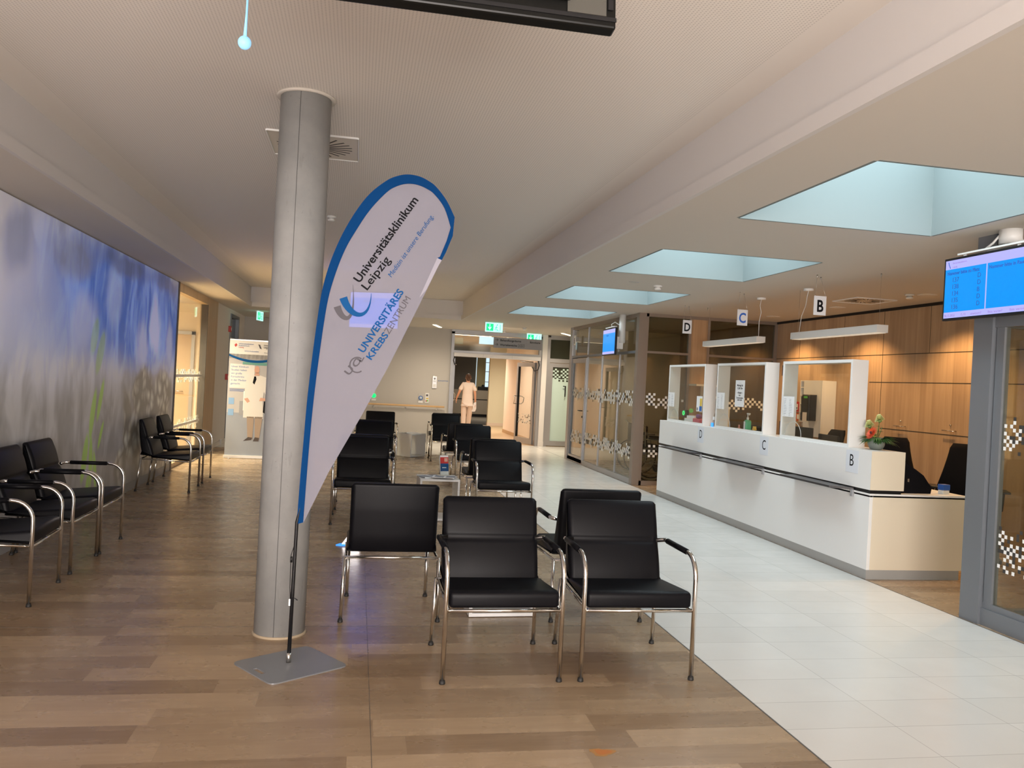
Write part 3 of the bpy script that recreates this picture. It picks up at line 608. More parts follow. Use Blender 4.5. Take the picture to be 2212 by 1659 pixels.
chair(1.515, 4.43, -.01, 'black leather armchair facing the camera, front row, right of the two', G1)
_c = make_chair(False); _c.location = (.267, 5.49, 0); _c.rotation_euler = (0, 0, PI); _c['label'] = 'black armless chair seen from behind, nearest the concrete column'; _c['group'] = G1
chair(1.597, 5.48, PI, 'black armchair turned away, right behind the right front-row chair', G1)
chair(.100, 8.83, .0, 'black armchair facing the camera behind the flag edge, second row, left of the brochure table', G1)
chair(1.595, 8.97, -.01, 'black armchair facing the camera, second row, right of the brochure table', G1)
chair(.115, 9.78, PI, 'black armchair turned away, hidden behind the second-row left chair', G1)
chair(1.60, 9.86, PI, 'black armchair turned away, its arm showing behind the second-row right chair', G1)
chair(.275, 12.10, 0, 'black armchair facing the camera, third row, on the left side', G1)
chair(1.73, 12.02, 0, 'black armchair facing the camera, third row, on the right side by the white tiles', G1)
chair(.30, 12.98, PI, 'black armchair turned away behind the third-row left chair', G1)
chair(1.68, 13.05, PI, 'black armchair turned away behind the third-row right chair', G1)
chair(.455, 15.62, 0, 'black armchair facing the camera, last row, left of the far white table', G1)
chair(1.70, 15.62, 0, 'black armchair facing the camera, last row, right of the far white table', G1)
chair(1.75, 16.62, PI, 'black armchair turned away behind the last-row right chair', G1)
chair(-2.23, 5.80, PI/2+.05, 'black armchair nearest the camera along the mural wall, cut off by the frame', G2)
chair(-2.25, 6.66, PI/2, 'black armchair along the mural wall, middle of the near three', G2)
chair(-2.25, 7.34, PI/2, 'black armchair along the mural wall, farthest of the near three', G2)
chair(-2.24, 10.82, PI/2, 'black armchair under the mural leaves, nearer of the far pair', G2)
chair(-2.24, 11.68, PI/2, 'black armchair by the dark mural edge, farther of the far pair', G2)

# ---- white tube tables
def table(x, y, rz, label, w=.43, d=.43, h=.45):
    t = thing('side_table', label, 'side table', (x, y, 0), rz, 'white open cube tables between the chairs'); e = .022
    for n, b in (('tabletop', (-w/2, w/2, -d/2, d/2, h-e, h)), ('base_panel', (-w/2, w/2, -d/2, d/2, 0.004, e+.004)), ('side_panel', (-w/2, -w/2+e, -d/2, d/2, e+.004, h-e)), ('side_panel', (w/2-e, w/2, -d/2, d/2, e+.004, h-e))):
        m = MB(); m.box(*b, WHITEL, .0015); m.build(n, None, t)
    return t
table(.92, 9.08, .02, 'white cube table holding leaflets and the brochure stand')
table(1.06, 16.22, .78, 'white cube table turned cornerwise, farthest back by the grey wall')
table(.985, 5.50, .04, 'white cube table behind the left front-row chair, only its base showing')
def sheet(x, y, z, w, d, rz, label, name='magazine', lift=.0, m_=PAPERG):
    m = MB(); n = 10; M = T(x, y, z) @ RZ(rz)
    for i in range(n):
        a0, a1 = -w/2+w*i/n, -w/2+w*(i+1)/n; z0, z1 = (abs(i/n-.5)*lift, abs((i+1)/n-.5)*lift)
        m.quad([M @ Vector(p) for p in ((a0, -d/2, z0+.004), (a1, -d/2, z1+.004), (a1, d/2, z1+.004), (a0, d/2, z0+.004))], m_ if i % 5 else PAPER)
        m.quad([M @ Vector(p) for p in ((a0, -d/2, 0), (a1, -d/2, 0), (a1, -d/2, z1+.004), (a0, -d/2, z0+.004))], PAPER)
    return tag(m.build(name), label, 'magazine', 'papers on the tables')
sheet(.83, 9.10, .45, .26, .20, .5, 'open grey magazine on the left of the brochure table', lift=.012)
sheet(.97, 8.95, .4665, .24, .17, -.2, 'grey leaflet overlapping the front edge of the brochure table', lift=.01)
sheet(1.06, 9.08, .45, .12, .18, -.35, 'small pale leaflet beside the brochure stand', lift=.004, m_=PAPER)
sheet(1.03, 16.2, .45, .28, .2, .6, 'pale open paper on the farthest white table', lift=.02, m_=PAPER)
t_ = thing('brochure_stand', 'clear tilted stand with blue and red brochures on the white table', 'brochure stand', (.985, 9.14, .462), .35)
Mh = T(0, 0, 0) @ RX(-.18)
m = MB(); m.box(-.055, .055, -.004, 0, 0, .25, GLASS, 0, Mh); m.box(-.055, .055, -.04, -.038, .0, .12, GLASS, 0, Mh); m.box(-.055, .055, -.05, .07, 0, .003, GLASS); m.build('holder', None, t_)
m = MB(); m.box(-.049, .049, -.03, -.008, .005, .22, PAPER, 0, Mh); m.box(-.049, .049, -.031, -.03, .12, .20, RED, 0, Mh); m.box(-.0, .04, -.032, -.03, .15, .19, mat('skin_print', (.6, .35, .27), .7), 0, Mh)
m.box(-.049, .049, -.0315, -.03, .045, .13, INKLB, 0, Mh); m.box(-.03, .02, -.0325, -.031, .08, .09, PAPER, 0, Mh); m.build('brochures', None, t_)
# blue reflection off something shiny near the floor, painted as a glowing wedge
t_ = thing('blue_reflection', 'blue reflection painted as a small glowing wedge on the floor under the second-row left chair', 'reflection', (0.0, 7.52, 0))
m = MB(); m.prism([(-.12, 0), (.12, 0), (.10, .012), (-.085, .012)], -.03, .03, mat('glowing_blue_edge', (.05, .3, .9), .4, emit=(.02, .30, 1), es=1.0)); m.build('base', None, t_)
m = MB(); m.prism([(-.07, .012), (.09, .012), (.09, .14), (.02, .14)], .0, .004, mat('mirror_foil', (.7, .7, .72), .2, 1)); m.build('reflector', None, t_)

# ---- teardrop flag
FYP = 4.45
OUT = [(-0.276, 0.73), (-0.271, 0.953), (-0.264, 1.148), (-0.255, 1.391), (-0.239, 1.634), (-0.218, 1.878), (-0.2, 2.001), (-0.169, 2.125), (-0.118, 2.263), (-0.053, 2.391), (0.014, 2.488), (0.095, 2.562), (0.15, 2.592), (0.205, 2.606), (0.265, 2.602), (.315, 2.583), (0.36, 2.554), (0.42, 2.485), (0.467, 2.4), (0.462, 2.299), (0.43, 2.209), (0.41, 2.165)]
INN = [(-0.244, 0.74), (-0.233, 1.149), (-0.222, 1.392), (-0.205, 1.624), (-0.18, 1.881), (-0.15, 2.029), (-0.102, 2.179), (-0.048, 2.289), (0.018, 2.402), (0.098, 2.500), (0.15, 2.538), (0.205, 2.557), (0.262, 2.556), (0.315, 2.538), (0.355, 2.512), (0.41, 2.445), (0.449, 2.345), (0.431, 2.272), (0.399, 2.182), (0.385, 2.175)]
RIGHT = [(0.396, 2.139), (.35, 2.028), (.29, 1.888), (0.158, 1.583), (0.026, 1.306), (-0.127, 1.006), (-0.243, 0.736)]
def crom(P, n=5):
    o = []
    for k in range(len(P)-1):
        a, b, c, d = [Vector(P[max(0, min(len(P)-1, k+j))]) for j in (-1, 0, 1, 2)]
        for i in range(n): t = i/n; o.append(tuple(.5*((2*b)+(c-a)*t+(2*a-5*b+4*c-d)*t*t+(3*b-a-3*c+d)*t**3)))
    return o+[P[-1]]
OUTS, INNS = crom(OUT[:19])+OUT[19:], crom(INN[:17])+INN[17:]
FW = cloth('flag_cloth_white', (.385, .38, .45), .25, .36); FB = cloth('flag_cloth_blue', (.007, .055, .19), .15, 0)
t_ = thing('teardrop_flag', 'white teardrop flag with blue border and hospital lettering on a grey foot plate', 'flag', (-.282, FYP, 0))
def fl(p): return (p[0]+.282, p[1])
Mf = Matrix.Identity(4)
m = MB(); m.prism([fl(p) for p in INNS+RIGHT], -.001, .001, FW); cl_ = m.build('flag_cloth', None, t_)
m = MB(); m.prism([fl(p) for p in OUTS+INNS[::-1]], -.006, .006, FB); m.build('pole_sleeve', None, t_)
m = MB(); m.prism([fl(p) for p in [(.385, 2.175), (.41, 2.165), (.396, 2.139), (.335, 2.00), (.30, 1.955)]], -.004, -.0015, mat('flag_fold', (.37, .36, .42), .9, spec=.05)); m.build('folded_corner', None, cl_)
pp = [(0, 0, .03), (.003, 0, .4), (.006, 0, .74)]+[((p[0]+q_[0])/2+.282, 0, (p[1]+q_[1])/2) for p, q_ in zip(OUT[1:16], INN[0:15])]
m = MB(); m.tube(pp, .0075, BLACKP, 10, radii=[.0105, .0095, .009]+[.005]*(len(pp)-3)); pl = m.build('pole', None, t_)
m = MB(); m.tube([(.0, -.004, .62), (-.014, -.006, .57), (-.012, -.006, .40), (-.006, -.006, .33)], .0022, BLACKP, 6); m.tube([(.0, -.008, .345), (.018, -.01, .343), (.03, -.008, .333)], .003, BLACKP, 6); m.cyl((-.012, -.004, .53), .006, .03, BLACKP, 8); m.box(-.014, -.006, -.012, -.004, .305, .34, STEEL); m.build('tension_cord', None, pl)
m = MB(); m.cyl((0, 0, .006), .013, .05, STEEL, 16); m.build('socket', None, t_)
# foot plate: traced corners on the floor
cs = [(-.574, 4.48), (-.375, 4.125), (.002, 4.39), (-.135, 4.715)]; cx_ = sum(p[0] for p in cs)/4; cy_ = sum(p[1] for p in cs)/4
an = math.atan2(cs[2][1]-cs[1][1], cs[2][0]-cs[1][0]); hw, hd = .225, .2
pf = rounded([(-hw, -hd), (hw, -hd), (hw, hd), (-hw, hd)], [.045]*4); M = T(cx_+.282, cy_-FYP, 0) @ RZ(an)
def plate_with_slot():
    m = MB(); b = bmesh.new(); sl = [(-.19, .015), (-.165, .015), (-.165, .105), (-.19, .105)]
    sl = [(x, y-.06) for x, y in sl]
    for z in (0, .006):
        vs = [b.verts.new((x, y, z)) for x, y in pf+sl]
        for tr in tessellate_polygon([[Vector((x, y, 0)) for x, y in pf], [Vector((x, y, 0)) for x, y in sl[::-1]]]):
            ids = [i if i < len(pf) else len(pf)+3-(i-len(pf)) for i in tr]; b.faces.new([vs[i] for i in ids])
    b.verts.ensure_lookup_table(); n = len(pf)+4
    for a, c_ in [(i, (i+1) % len(pf)) for i in range(len(pf))]+[(len(pf)+i, len(pf)+(i+1) % 4) for i in range(4)]: b.faces.new((b.verts[a], b.verts[c_], b.verts[n+c_], b.verts[n+a]))
    m._add(b, m.mi(mat('grey_powder_coat', (.25, .26, .275), .38, .3)), M); return m
plate_with_slot().build('foot_plate', None, t_)
# printing on the cloth (text runs up along the flag)
def ft(m, body, p, p2, size, mt, bold=0, shear=0):
    a = math.atan2(p2[1]-p[1], p2[0]-p[0]); wanted = math.hypot(p2[0]-p[0], p2[1]-p[1])
    c = bpy.data.curves.new('t', 'FONT'); c.body = body; c.size = size; c.offset = bold; o_ = bpy.data.objects.new('t', c); COL.objects.link(o_); bpy.context.view_layer.update()
    wd = o_.dimensions.x; bpy.data.objects.remove(o_); bpy.data.curves.remove(c)
    M_ = T(p[0]+.282, -.0035, p[1]) @ FY @ RZ(a); m.text(body, size, mt, M_, bold, shear, sx=wanted/wd)
m = MB()
ft(m, 'Universitätsklinikum', (-.018, 2.008), (.268, 2.472), .062, INK, .0012)
ft(m, 'Leipzig', (.022, 1.970), (.136, 2.140), .062, INK, .0006)
ft(m, 'Medizin ist unsere Berufung.', (.146, 2.050), (.354, 2.392), .036, INKLB, 0, .15)
m.build('hospital_name', None, cl_)
m = MB()
ft(m, 'UNIVERSITÄRES', (.022, 1.640), (.216, 1.978), .053, INKLB, .0012)
ft(m, 'KREBS', (.062, 1.604), (.147, 1.742), .049, INKLB, .0010); ft(m, 'ZENTRUM', (.150, 1.747), (.256, 1.945), .049, INKG, 0)
m.build('centre_name', None, cl_)
def ribbon(m, pts, ws, mt, y=-.0035, yo=0):
    L_, R_ = [], []
    for k, p in enumerate(pts):
        a = Vector(pts[max(k-1, 0)]); b = Vector(pts[min(k+1, len(pts)-1)]); d = (b-a).normalized(); n = Vector((-d.y, d.x)); v = Vector(p)
        L_.append(tuple(v+n*ws[k]/2)); R_.append(tuple(v-n*ws[k]/2))
    m.prism([fl(p) for p in L_+R_[::-1]], y, y+.0015, mt)
def bez(p0, p1, p2, p3, n=16): return [tuple(Vector(p0)*(1-t)**3+Vector(p1)*3*t*(1-t)**2+Vector(p2)*3*t*t*(1-t)+Vector(p3)*t**3) for t in [i/n for i in range(n+1)]]
m = MB()
ribbon(m, bez((-.098, 1.928), (-.06, 1.82), (.05, 1.80), (.046, 1.96)), [.042-.040*i/16 for i in range(17)], INKLB)
ribbon(m, bez((-.127, 1.880), (-.10, 1.80), (-.02, 1.77), (-.052, 2.0)), [.038-.037*i/16 for i in range(17)], INKG, -.0030)
m.build('hospital_logo', None, cl_)
m = MB()
ft(m, 'U', (-.048, 1.517), (-.024, 1.553), .05, INKG, .001); ft(m, 'C', (-.012, 1.560), (.010, 1.598), .046, INKG, .001); ft(m, 'L', (.012, 1.590), (.026, 1.616), .042, INKG, .001)
ribbon(m, [(-.008+.038*math.cos(a), 1.578+.040*math.sin(a)) for a in [1.0+i/14*4.4 for i in range(15)]], [.007]*15, INKG)
m.build('centre_logo', None, cl_)

# ---- hanging screens
BLUE = mat('screen_blue', (0, 0, 0), .2, emit=(.0, .33, 1.0), es=1.0); LAV = mat('screen_lavender', (0, 0, 0), .2, emit=(.50, .50, 1.0), es=1.0); SINK = mat('screen_ink', (.02, .09, .38), .4); SPURP = mat('screen_grey_text', (.30, .22, .55), .4)
def screen(name, loc, rz, w, h, label, rich=0, bez_=.018, glow=0):
    """screen local frame: faces -X when rz=0 (width along -Y)"""
    t = thing(name, label, 'screen', loc, rz)
    m = MB(); m.box(0, .035, -w/2, w/2, 0, h, BLACKP, .004); m.box(.035, .06, -w*.3, w*.3, h*.15, h*.8, BLACKP, .006); m.build('housing', None, t)
    b = bez_; BL_ = mat('bright_screen_blue', (0, 0, 0), .2, emit=(0, .17, 1), es=glow) if glow else BLUE; LV_ = mat('bright_screen_lavender', (0, 0, 0), .2, emit=(.25, .32, 1), es=glow*.9) if glow else LAV
    m = MB(); m.box(-.002, 0, -w/2+b, w/2-b, b, h-b, BL_)
    d = m.build('display', None, t)
    H_ = h-2*b
    m = MB(); m.box(-.0028, -.002, -w/2+b, w/2-b, b, b+H_*.10, LV_); m.build('footer_bar', None, d)
    m = MB(); m.box(-.0028, -.002, -w/2+b, w/2-b, h-b-H_*.155, h-b, LV_)
    if rich: m.box(-.0028, -.002, -.005, .005, b+H_*.1, h-b-H_*.15, LAV)
    m.build('header_bar', None, d)
    m = MB(); F = lambda y, z: T(-.0032, y, z) @ FX
    if rich:
        ws = w/2-b
        ribbon_p = [(-.0032, ws-.03, h-.03), (-.0032, ws-.036, h-.05), (-.0032, ws-.05, h-.075)]; m.tube(ribbon_p, .003, SINK, 6)
        m.text('Universitätsklinikum', .017, SPURP, F(ws-.07, h-b-.028)); m.text('Leipzig', .017, SPURP, F(ws-.07, h-b-.055)); m.build('header_text', None, d)
        for yy, tx in ((ws-.02, 'Nummer bitte zu Platz'), (-.02, 'Nummer bitte in Raum')): m = MB(); m.text(tx, .034, SINK, F(yy, h-b-.105), .0006); m.build('column_title', None, d)
        for i, (n, p) in enumerate((('137', 'D'), ('138', 'D'), ('134', 'B'), ('135', 'D'), ('136', 'D'))):
            m = MB(); m.text(n, .047, SINK, F(ws-.07, h-b-.158-i*.0485)); m.build('call_number', None, d); m = MB(); m.text(p, .047, SINK, F(.085, h-b-.150-i*.0485)); m.build('desk_letter', None, d)
        for yy, tx in ((.01, '06.10.2022'), (.17, '15:10'), (.27, 'anwesend!'), (.43, 'Bitte warten!'), (.62, 'Bitte warten!')): m = MB(); m.text(tx, .024, SPURP, F(ws-yy, b+.01)); m.build('footer_text', None, d)
    else: m.text('Bitte warten', h*.06, SINK, F(w*.2, h*.72)); m.build('display_text', None, d)
    m = MB(); m.box(.005, .05, -w*.36, w*.36, h+.012, h+.026, WHITEP, .003); m.box(.015, .03, -w*.3, -w*.28, h-.01, h+.014, WHITEP); m.box(.015, .03, w*.28, w*.3, h-.01, h+.014, WHITEP); m.build('mounting_rail', None, t)
    return t
t = screen('call_number_screen', (4.15, 4.93, 2.135), .0, .84, .45, 'large call number screen reading 137 D, hanging at the right edge by the grey post', 1)
m = MB(); m.cyl((.20, .03, .52), .075, CZ-2.135-.52, WHITEP, 28); m.box(.04, .2, -.02, .06, .44, .47, WHITEP); m.cyl((.20, .03, .46), .03, .07, BLACKP, 12); m.build('ceiling_pole', None, t)
m = MB(); m.tube([(.12, .19, .475), (.1, .15, .49), (.12, .1, .53), (.15, .08, .58), (.2, .06, .60)], .008, WHITEP, 8); m.build('cable', None, t)
t = screen('call_number_screen', (4.13, 13.45, 2.08), -.04, .80, .45, 'blue call number screen hanging edge-on in front of the glass cabin')
m = MB(); m.cyl((.14, -.30, .20), .055, CZ-2.08-.20, WHITEP, 24); m.box(.03, .16, -.32, -.28, .1, .3, WHITEP); m.build('ceiling_pole', None, t)
m = MB(); m.tube([(.06, .05, .47), (.05, .06, .53), (.09, -.02, .56), (.12, -.2, .50)], .008, WHITEP, 8); m.build('cable', None, t)
t = screen('call_number_screen', (.19, 13.0, 2.25), 1.15, .84, .58, 'blue call number screen shining through the white flag cloth', glow=3.6)
m = MB(); m.cyl((.12, 0, .45), .05, RZc-2.25-.45, WHITEP, 24); m.box(.03, .13, -.05, .05, .4, .5, WHITEP); m.build('ceiling_pole', None, t)
# big screen over the camera, seen from behind and below
t_ = thing('ceiling_screen', 'large black screen seen from behind, hanging at the top edge of the picture', 'screen', (.12, 2.2, 2.515), 0)
M = T(0, 0, 0) @ RX(math.radians(-8))
m = MB(); m.box(-.62, .53, 0, .045, 0, .65, mat('glossy_black_plastic', (.006, .006, .0055), .3, spec=.15), .006, M); m.box(-.62, .53, -.003, .0, .018, .03, BLACKP, 0, M); m.build('housing', None, t_)
m = MB(); m.box(-.45, .40, -.03, 0, .06, .55, BLACKP, .008, M)
for i in range(7): m.box(.02+i*.018, .028+i*.018, -.002, .0, .035, .05, STEEL if i % 2 else GREYP, 0, M)
for i in range(3): m.box(-.05+i*.015, -.042+i*.015, -.004, 0, .035, .05, mat('brass_port', (.5, .35, .1), .3, 1), 0, M)
m.build('connector_cover', None, t_)
m = MB(); m.box(.39, .50, -.006, -.002, .03, .30, mat('grey_screen_panel', (.06, .058, .05), .35), 0, M); m.box(.505, .52, -.006, 0, .05, .08, BLACKP, 0, M); m.build('back_panel', None, t_)
m = MB(); m.cyl((-.05, .02, .55), .04, RZc-2.5-.55, WHITEP, 24); m.build('ceiling_pole', None, t_)
# pull cord with ball, no lamp: bluish light on it painted in by emission
BLUE_LIT = mat('pale_blue_painted_light', (.3, .6, .9), .4, emit=(.26, .62, 1.0), es=.75)
t_ = thing('pull_cord', 'pale blue ball on a cord with painted-on glow at the top left of the column', 'pull cord', (-.445, 3.0, 2.655))
m = MB(); m.tube([(0, 0, .015), (.002, 0, .1), (.004, 0, RZc-2.655)], .0028, BLUE_LIT, 8, radii=[.006, .0035, .0028]); m.build('cord', None, t_)
m = MB(); m.sph((0, 0, 0), .0225, BLUE_LIT, (1, 1, 1.02), 24); m.build('ball', None, t_)

# ================================================================== RECEPTION
KX, KY0, KY1 = 4.36, 6.40, 11.47
t_ = thing('reception_counter', 'long white reception counter base with desk top and grey plinth', 'reception counter', (KX, KY0, 0))
ln = KY1-KY0
m = MB(); m.box(0, .03, 0, ln, .08, .72, WHITEL, .001); m.box(.03, .95, 0, .03, .08, .72, CREAM_WARM, .001); m.box(.03, .95, ln-.03, ln, .08, .72, WHITEL); m.build('lower_front', None, t_)  # near end panel cream: warm dim light put into the white laminate's colour
m = MB(); m.box(0, .96, 0, ln, .705, .735, WHITEL, .001); m.build('desk_top', None, t_)
m = MB(); m.box(.0, .90, -.0, ln, 0, .08, TOE); m.build('plinth', None, t_)
t_ = thing('raised_counter_front', 'raised white upper part of the counter carrying the glass screens', 'counter top', (KX, KY0, 0))
m = MB(); m.box(.005, .30, .005, ln-.005, .735, .765, BLACKP); m.build('black_joint', None, t_)
m = MB(); m.box(0, .32, 0, ln, .765, 1.10, WHITEL, .0015); m.build('upper_front', None, t_)
m = MB(); m.box(-.0012, .3212, -.0012, .0, .766, 1.099, CREAM_WARM); m.build('warm_lit_end_face', None, t_)  # warm light on the camera-facing end painted as a cream sheet
def shelf(y0, y1, label):
    m = MB(); b = bmesh.new(); p = [(KX, y0-.12), (KX-.165, y0), (KX-.165, y1), (KX, y1)]
    i = m.mi(DARKL); A = [b.verts.new((x, y, .737)) for x, y in p]; B = [b.verts.new((x, y, .755)) for x, y in p]
    b.faces.new(A[::-1]); b.faces.new(B)
    for k in range(4): b.faces.new((A[k], A[(k+1) % 4], B[(k+1) % 4], B[k]))
    m._add(b, i); m.box(KX-.02, KX, y0-.13, y0-.10, .68, .74, GREYP)
    tag(m.build('bag_shelf'), label, 'shelf', 'narrow dark shelves on the counter front')
shelf(10.05, 10.94, 'narrow dark shelf on the counter front under the letter D'); shelf(8.40, 9.23, 'narrow dark shelf on the counter front under the letter C'); shelf(6.76, 7.64, 'narrow dark shelf on the counter front under the letter B, nearest')
def letter_sheet(ch, y, label):
    m = MB(); m.box(KX-.0012, KX-.0002, y-.095, y+.095, .885, 1.085, mat('paper_sheet_bluish', (.68, .71, .76), .7)); m = m.build('letter_sheet')
    tag(m, label, 'sign', 'letter sheets taped on the counter'); k = MB(); k.text(ch, .15, INK, T(KX-.0016, y+.045, .945) @ FX, .0, sx=.82, ext=.0003); k.build('letter', None, m)
letter_sheet('D', 9.995, 'paper sheet with letter D taped on the counter front, farthest'); letter_sheet('C', 8.31, 'paper sheet with letter C taped on the middle of the counter front'); letter_sheet('B', 6.68, 'paper sheet with letter B taped on the counter front, nearest')
def booth(y0, y1, label, side):
    t = thing('sneeze_guard', label, 'glass screen', (4.40, y0, 1.10), 0, 'boxed glass screens on the counter'); w, d, h, e = y1-y0, .16, .80, .028
    for n, b in (('frame_side', (0, d, 0, e, 0, h)), ('frame_side', (0, d, w-e, w, 0, h)), ('frame_top', (0, d, e, w-e, h-e, h)), ('frame_bottom', (0, d*.25, e, w-e, 0, .03))):
        m = MB(); m.box(*b, WHITEL, .001); m.build(n, None, t)
    m = MB(); m.box(.004, .009, e, w-e, .03, h-e, GLASS); g = m.build('pane', None, t)
    m = MB(); m.tube([(0.003, w-.10-.16+.16*math.cos(u), .03+.15*math.sin(u)) for u in [i/14*PI for i in range(15)]], .003, mat('cut_edge', (.45, .47, .45), .3), 6); m.build('speech_opening_edge', None, g)
    return t
booth(10.04, 11.30, 'glass screen in white box frame on the counter by letter D', 0); booth(8.43, 9.68, 'glass screen in white box frame on the counter by letter C', 0); booth(6.81, 8.06, 'glass screen in white box frame on the counter by letter B, nearest', 0)
for z0, z1 in ((1.75, 1.86), (1.13, 1.27)):
    m = MB(); m.box(4.402, 4.42, 8.068, 8.085, z0, z1, mat('brown_hinge', (.08, .035, .02), .5)); tag(m.build('hinge'), 'dark brown hinge on the edge of the nearest glass screen, %s one' % ('upper' if z0 > 1.5 else 'lower'), 'hinge', 'hinges of the nearest glass screen')
def notice(y, z, w, h, label, kind, lines=None):
    m = MB(); m.box(4.3965, 4.3985, y-w/2, y+w/2, z-h/2, z+h/2, PAPER); o = m.build('notice'); tag(o, label, 'notice', 'notices on the counter glass')
    k = MB(); k.mi(INKG)
    if lines:
        for i, (s, zz, sz, b) in enumerate(lines): k.text(s, sz, INK, T(4.396, y, zz) @ FX, b, 0, 'CENTER', .0002)
    else:
        rnd = random.Random(int(y*100))
        for i in range(11):
            for s in (0, 1):
                a = y+w/2-.015-s*w/2; ll = rnd.uniform(.3, .8)*(w/2-.03); k.box(4.3958, 4.3964, a-ll, a, z+h/2-.03-i*h/12.5, z+h/2-.027-i*h/12.5, INKG if rnd.random() < .3 else PAPERG)
    k.build('print', None, o)
notice(11.17, 1.41, .24, .20, 'white printed notice in the lower left corner of the letter D glass', 0); notice(9.54, 1.44, .21, .20, 'white printed notice in the lower left corner of the letter C glass', 0); notice(7.905, 1.43, .22, .21, 'white printed notice in the lower left corner of the letter B glass', 0)
notice(9.03, 1.54, .235, .31, 'tall white opening notice taped in the middle of the letter C glass', 1, [('———', 1.655, .02, 0), ('Montag bis', 1.625, .034, .0008), ('12.00 Uhr', 1.59, .034, .0008), ('—Rezept—', 1.54, .030, .0008), ('Nur', 1.51, .028, .0006), ('Terminvergabe', 1.48, .028, .0006), ('12.00-14.00', 1.455, .026, .0006), ('- - - -', 1.41, .018, 0)])
m = MB(); m.box(4.3965, 4.3985, 10.085, 10.265, 1.28, 1.48, PAPER); m.box(4.3958, 4.3964, 10.09, 10.16, 1.35, 1.45, mat('yellow_print', (.7, .5, .08), .6)); m.box(4.3958, 4.3964, 10.09, 10.17, 1.285, 1.35, INKB); m.box(4.3958, 4.3964, 10.22, 10.25, 1.29, 1.33, INKG)
tag(m.build('notice'), 'card with yellow and blue print at the right edge of the letter D glass', 'notice', 'notices on the counter glass')
# things standing on the counter behind the glass
t_ = thing('sanitizer_bottle', 'green hand sanitizer pump bottle behind the letter C glass', 'bottle', (4.60, 9.20, 1.10))
m = MB(); m.soft(rounded([(-.033, 0), (.033, 0), (.033, .115), (.012, .13), (-.012, .13), (-.033, .115)], [.006]*2+[.02]*4), .07, .012, mat('green_liquid_plastic', (.09, .48, .26), .25)); m.build('bottle_body', None, t_)
m = MB(); m.box(-.036, -.034, -.012, .03, .01, .11, PAPER); m.build('bottle_label', None, t_)
m = MB(); m.cyl((0, 0, .125), .014, .035, WHITEP, 16); m.cyl((0, 0, .155), .006, .045, WHITEP, 10); m.box(-.012, .012, -.045, .012, .195, .212, WHITEP, .004); m.cyl((0, -.04, .185), .004, .015, WHITEP, 8); m.build('pump', None, t_)
m = MB(); pts = [(.038*math.cos(a)*(1 if i % 2 else .6), .034+.034*math.sin(a)*(1 if i % 2 else .6)) for i, a in enumerate([k*PI/5+.3 for k in range(10)])]; m.prism(pts, -.012, .012, mat('yellow_plush', (.75, .47, .10), .8), RZ(PI/2)); tag(m.build('star_figure', loc=(4.6, 9.02, 1.102)), 'small yellow star figure beside the sanitizer bottle', 'figure')
m = MB(); m.lathe([(.016, 0), (.018, .01), (.01, .035), (.004, .055)], m=mat('pink_figure', (.60, .28, .25), .6)); m.sph((0, 0, .05), .011); tag(m.build('pink_figure', loc=(4.6, 9.42, 1.10)), 'tiny pink figure left of the sanitizer bottle', 'figure')
m = MB(); m.box(-.05, .05, -.11, .11, 0, .07, mat('pink_box_plastic', (.65, .11, .17), .5), .006); m.box(-.03, .03, -.04, .07, .07, .13, mat('violet_fabric', (.25, .10, .25), .7), .02); tag(m.build('pink_box', loc=(4.6, 10.62, 1.10)), 'pink box with a violet cloth behind the letter D glass', 'box')
t_ = thing('card_reader', 'reader with glowing green ring behind the letter D glass', 'card reader', (4.62, 11.15, 1.10))
m = MB(); m.box(-.03, .03, -.05, .05, 0, .17, BLACKP, .01, RY(.0)); m.build('housing', None, t_)
m = MB(); m.tube([(-.034, .028*math.cos(u), .125+.028*math.sin(u)) for u in [i/16*2*PI for i in range(16)]], .006, mat('green_light', (0, .3, .1), .4, emit=(.02, 1, .22), es=1.3), 8, closed=True); m.build('light_ring', None, t_)
m = MB(); 
for i, (y, z, w, h) in enumerate(((10.95, 1.10, .2, .06), (10.85, 1.12, .16, .08))): m.box(4.56, 4.66, y-w/2, y+w/2, z, z+h, PAPER, .004, T(4.6, y, z) @ RZ(.3*i) @ T(-4.6, -y, -z))
tag(m.build('paper_pile'), 'crumpled white papers piled behind the letter D glass', 'papers')
m = MB(); m.box(5.0, 5.03, 10.6, 10.78, .735, 1.32, CREAM_WARM, .004); m.box(4.97, 5.0, 10.62, 10.76, 1.18, 1.30, WHITEP, .004); m.box(4.968, 4.97, 10.65, 10.73, 1.23, 1.245, BLACKP); tag(m.build('ticket_dispenser'), 'cream dispenser standing behind the papers and the letter D glass', 'dispenser')
m = MB(); m.box(5.25, 5.7, 12.3, 12.6, 1.63, 1.66, CREAM_WARM); m.box(5.45, 5.60, 12.58, 12.6, 1.2, 1.63, CREAM_WARM); m.build('wall_shelf'); tag(bpy.data.objects['wall_shelf'], 'cream wall shelf on the oak post behind the letter D glass', 'shelf')
t_ = thing('display_stand', 'silver wedge display between the D and C glass screens', 'display stand', (4.50, 9.86, 1.10))
m = MB(); m.prism([(-.09, 0), (.09, 0), (.07, .20), (.02, .2)], -.03, .03, mat('mirror_foil'), RZ(-PI/2)); m.box(-.035, -.031, -.02, .03, .09, .13, PAPER); m.build('body', None, t_)
m = MB(); m.box(-.036, -.031, .02, .075, .0, .05, mat('glowing_blue_edge')); m.build('light_edge', None, t_)
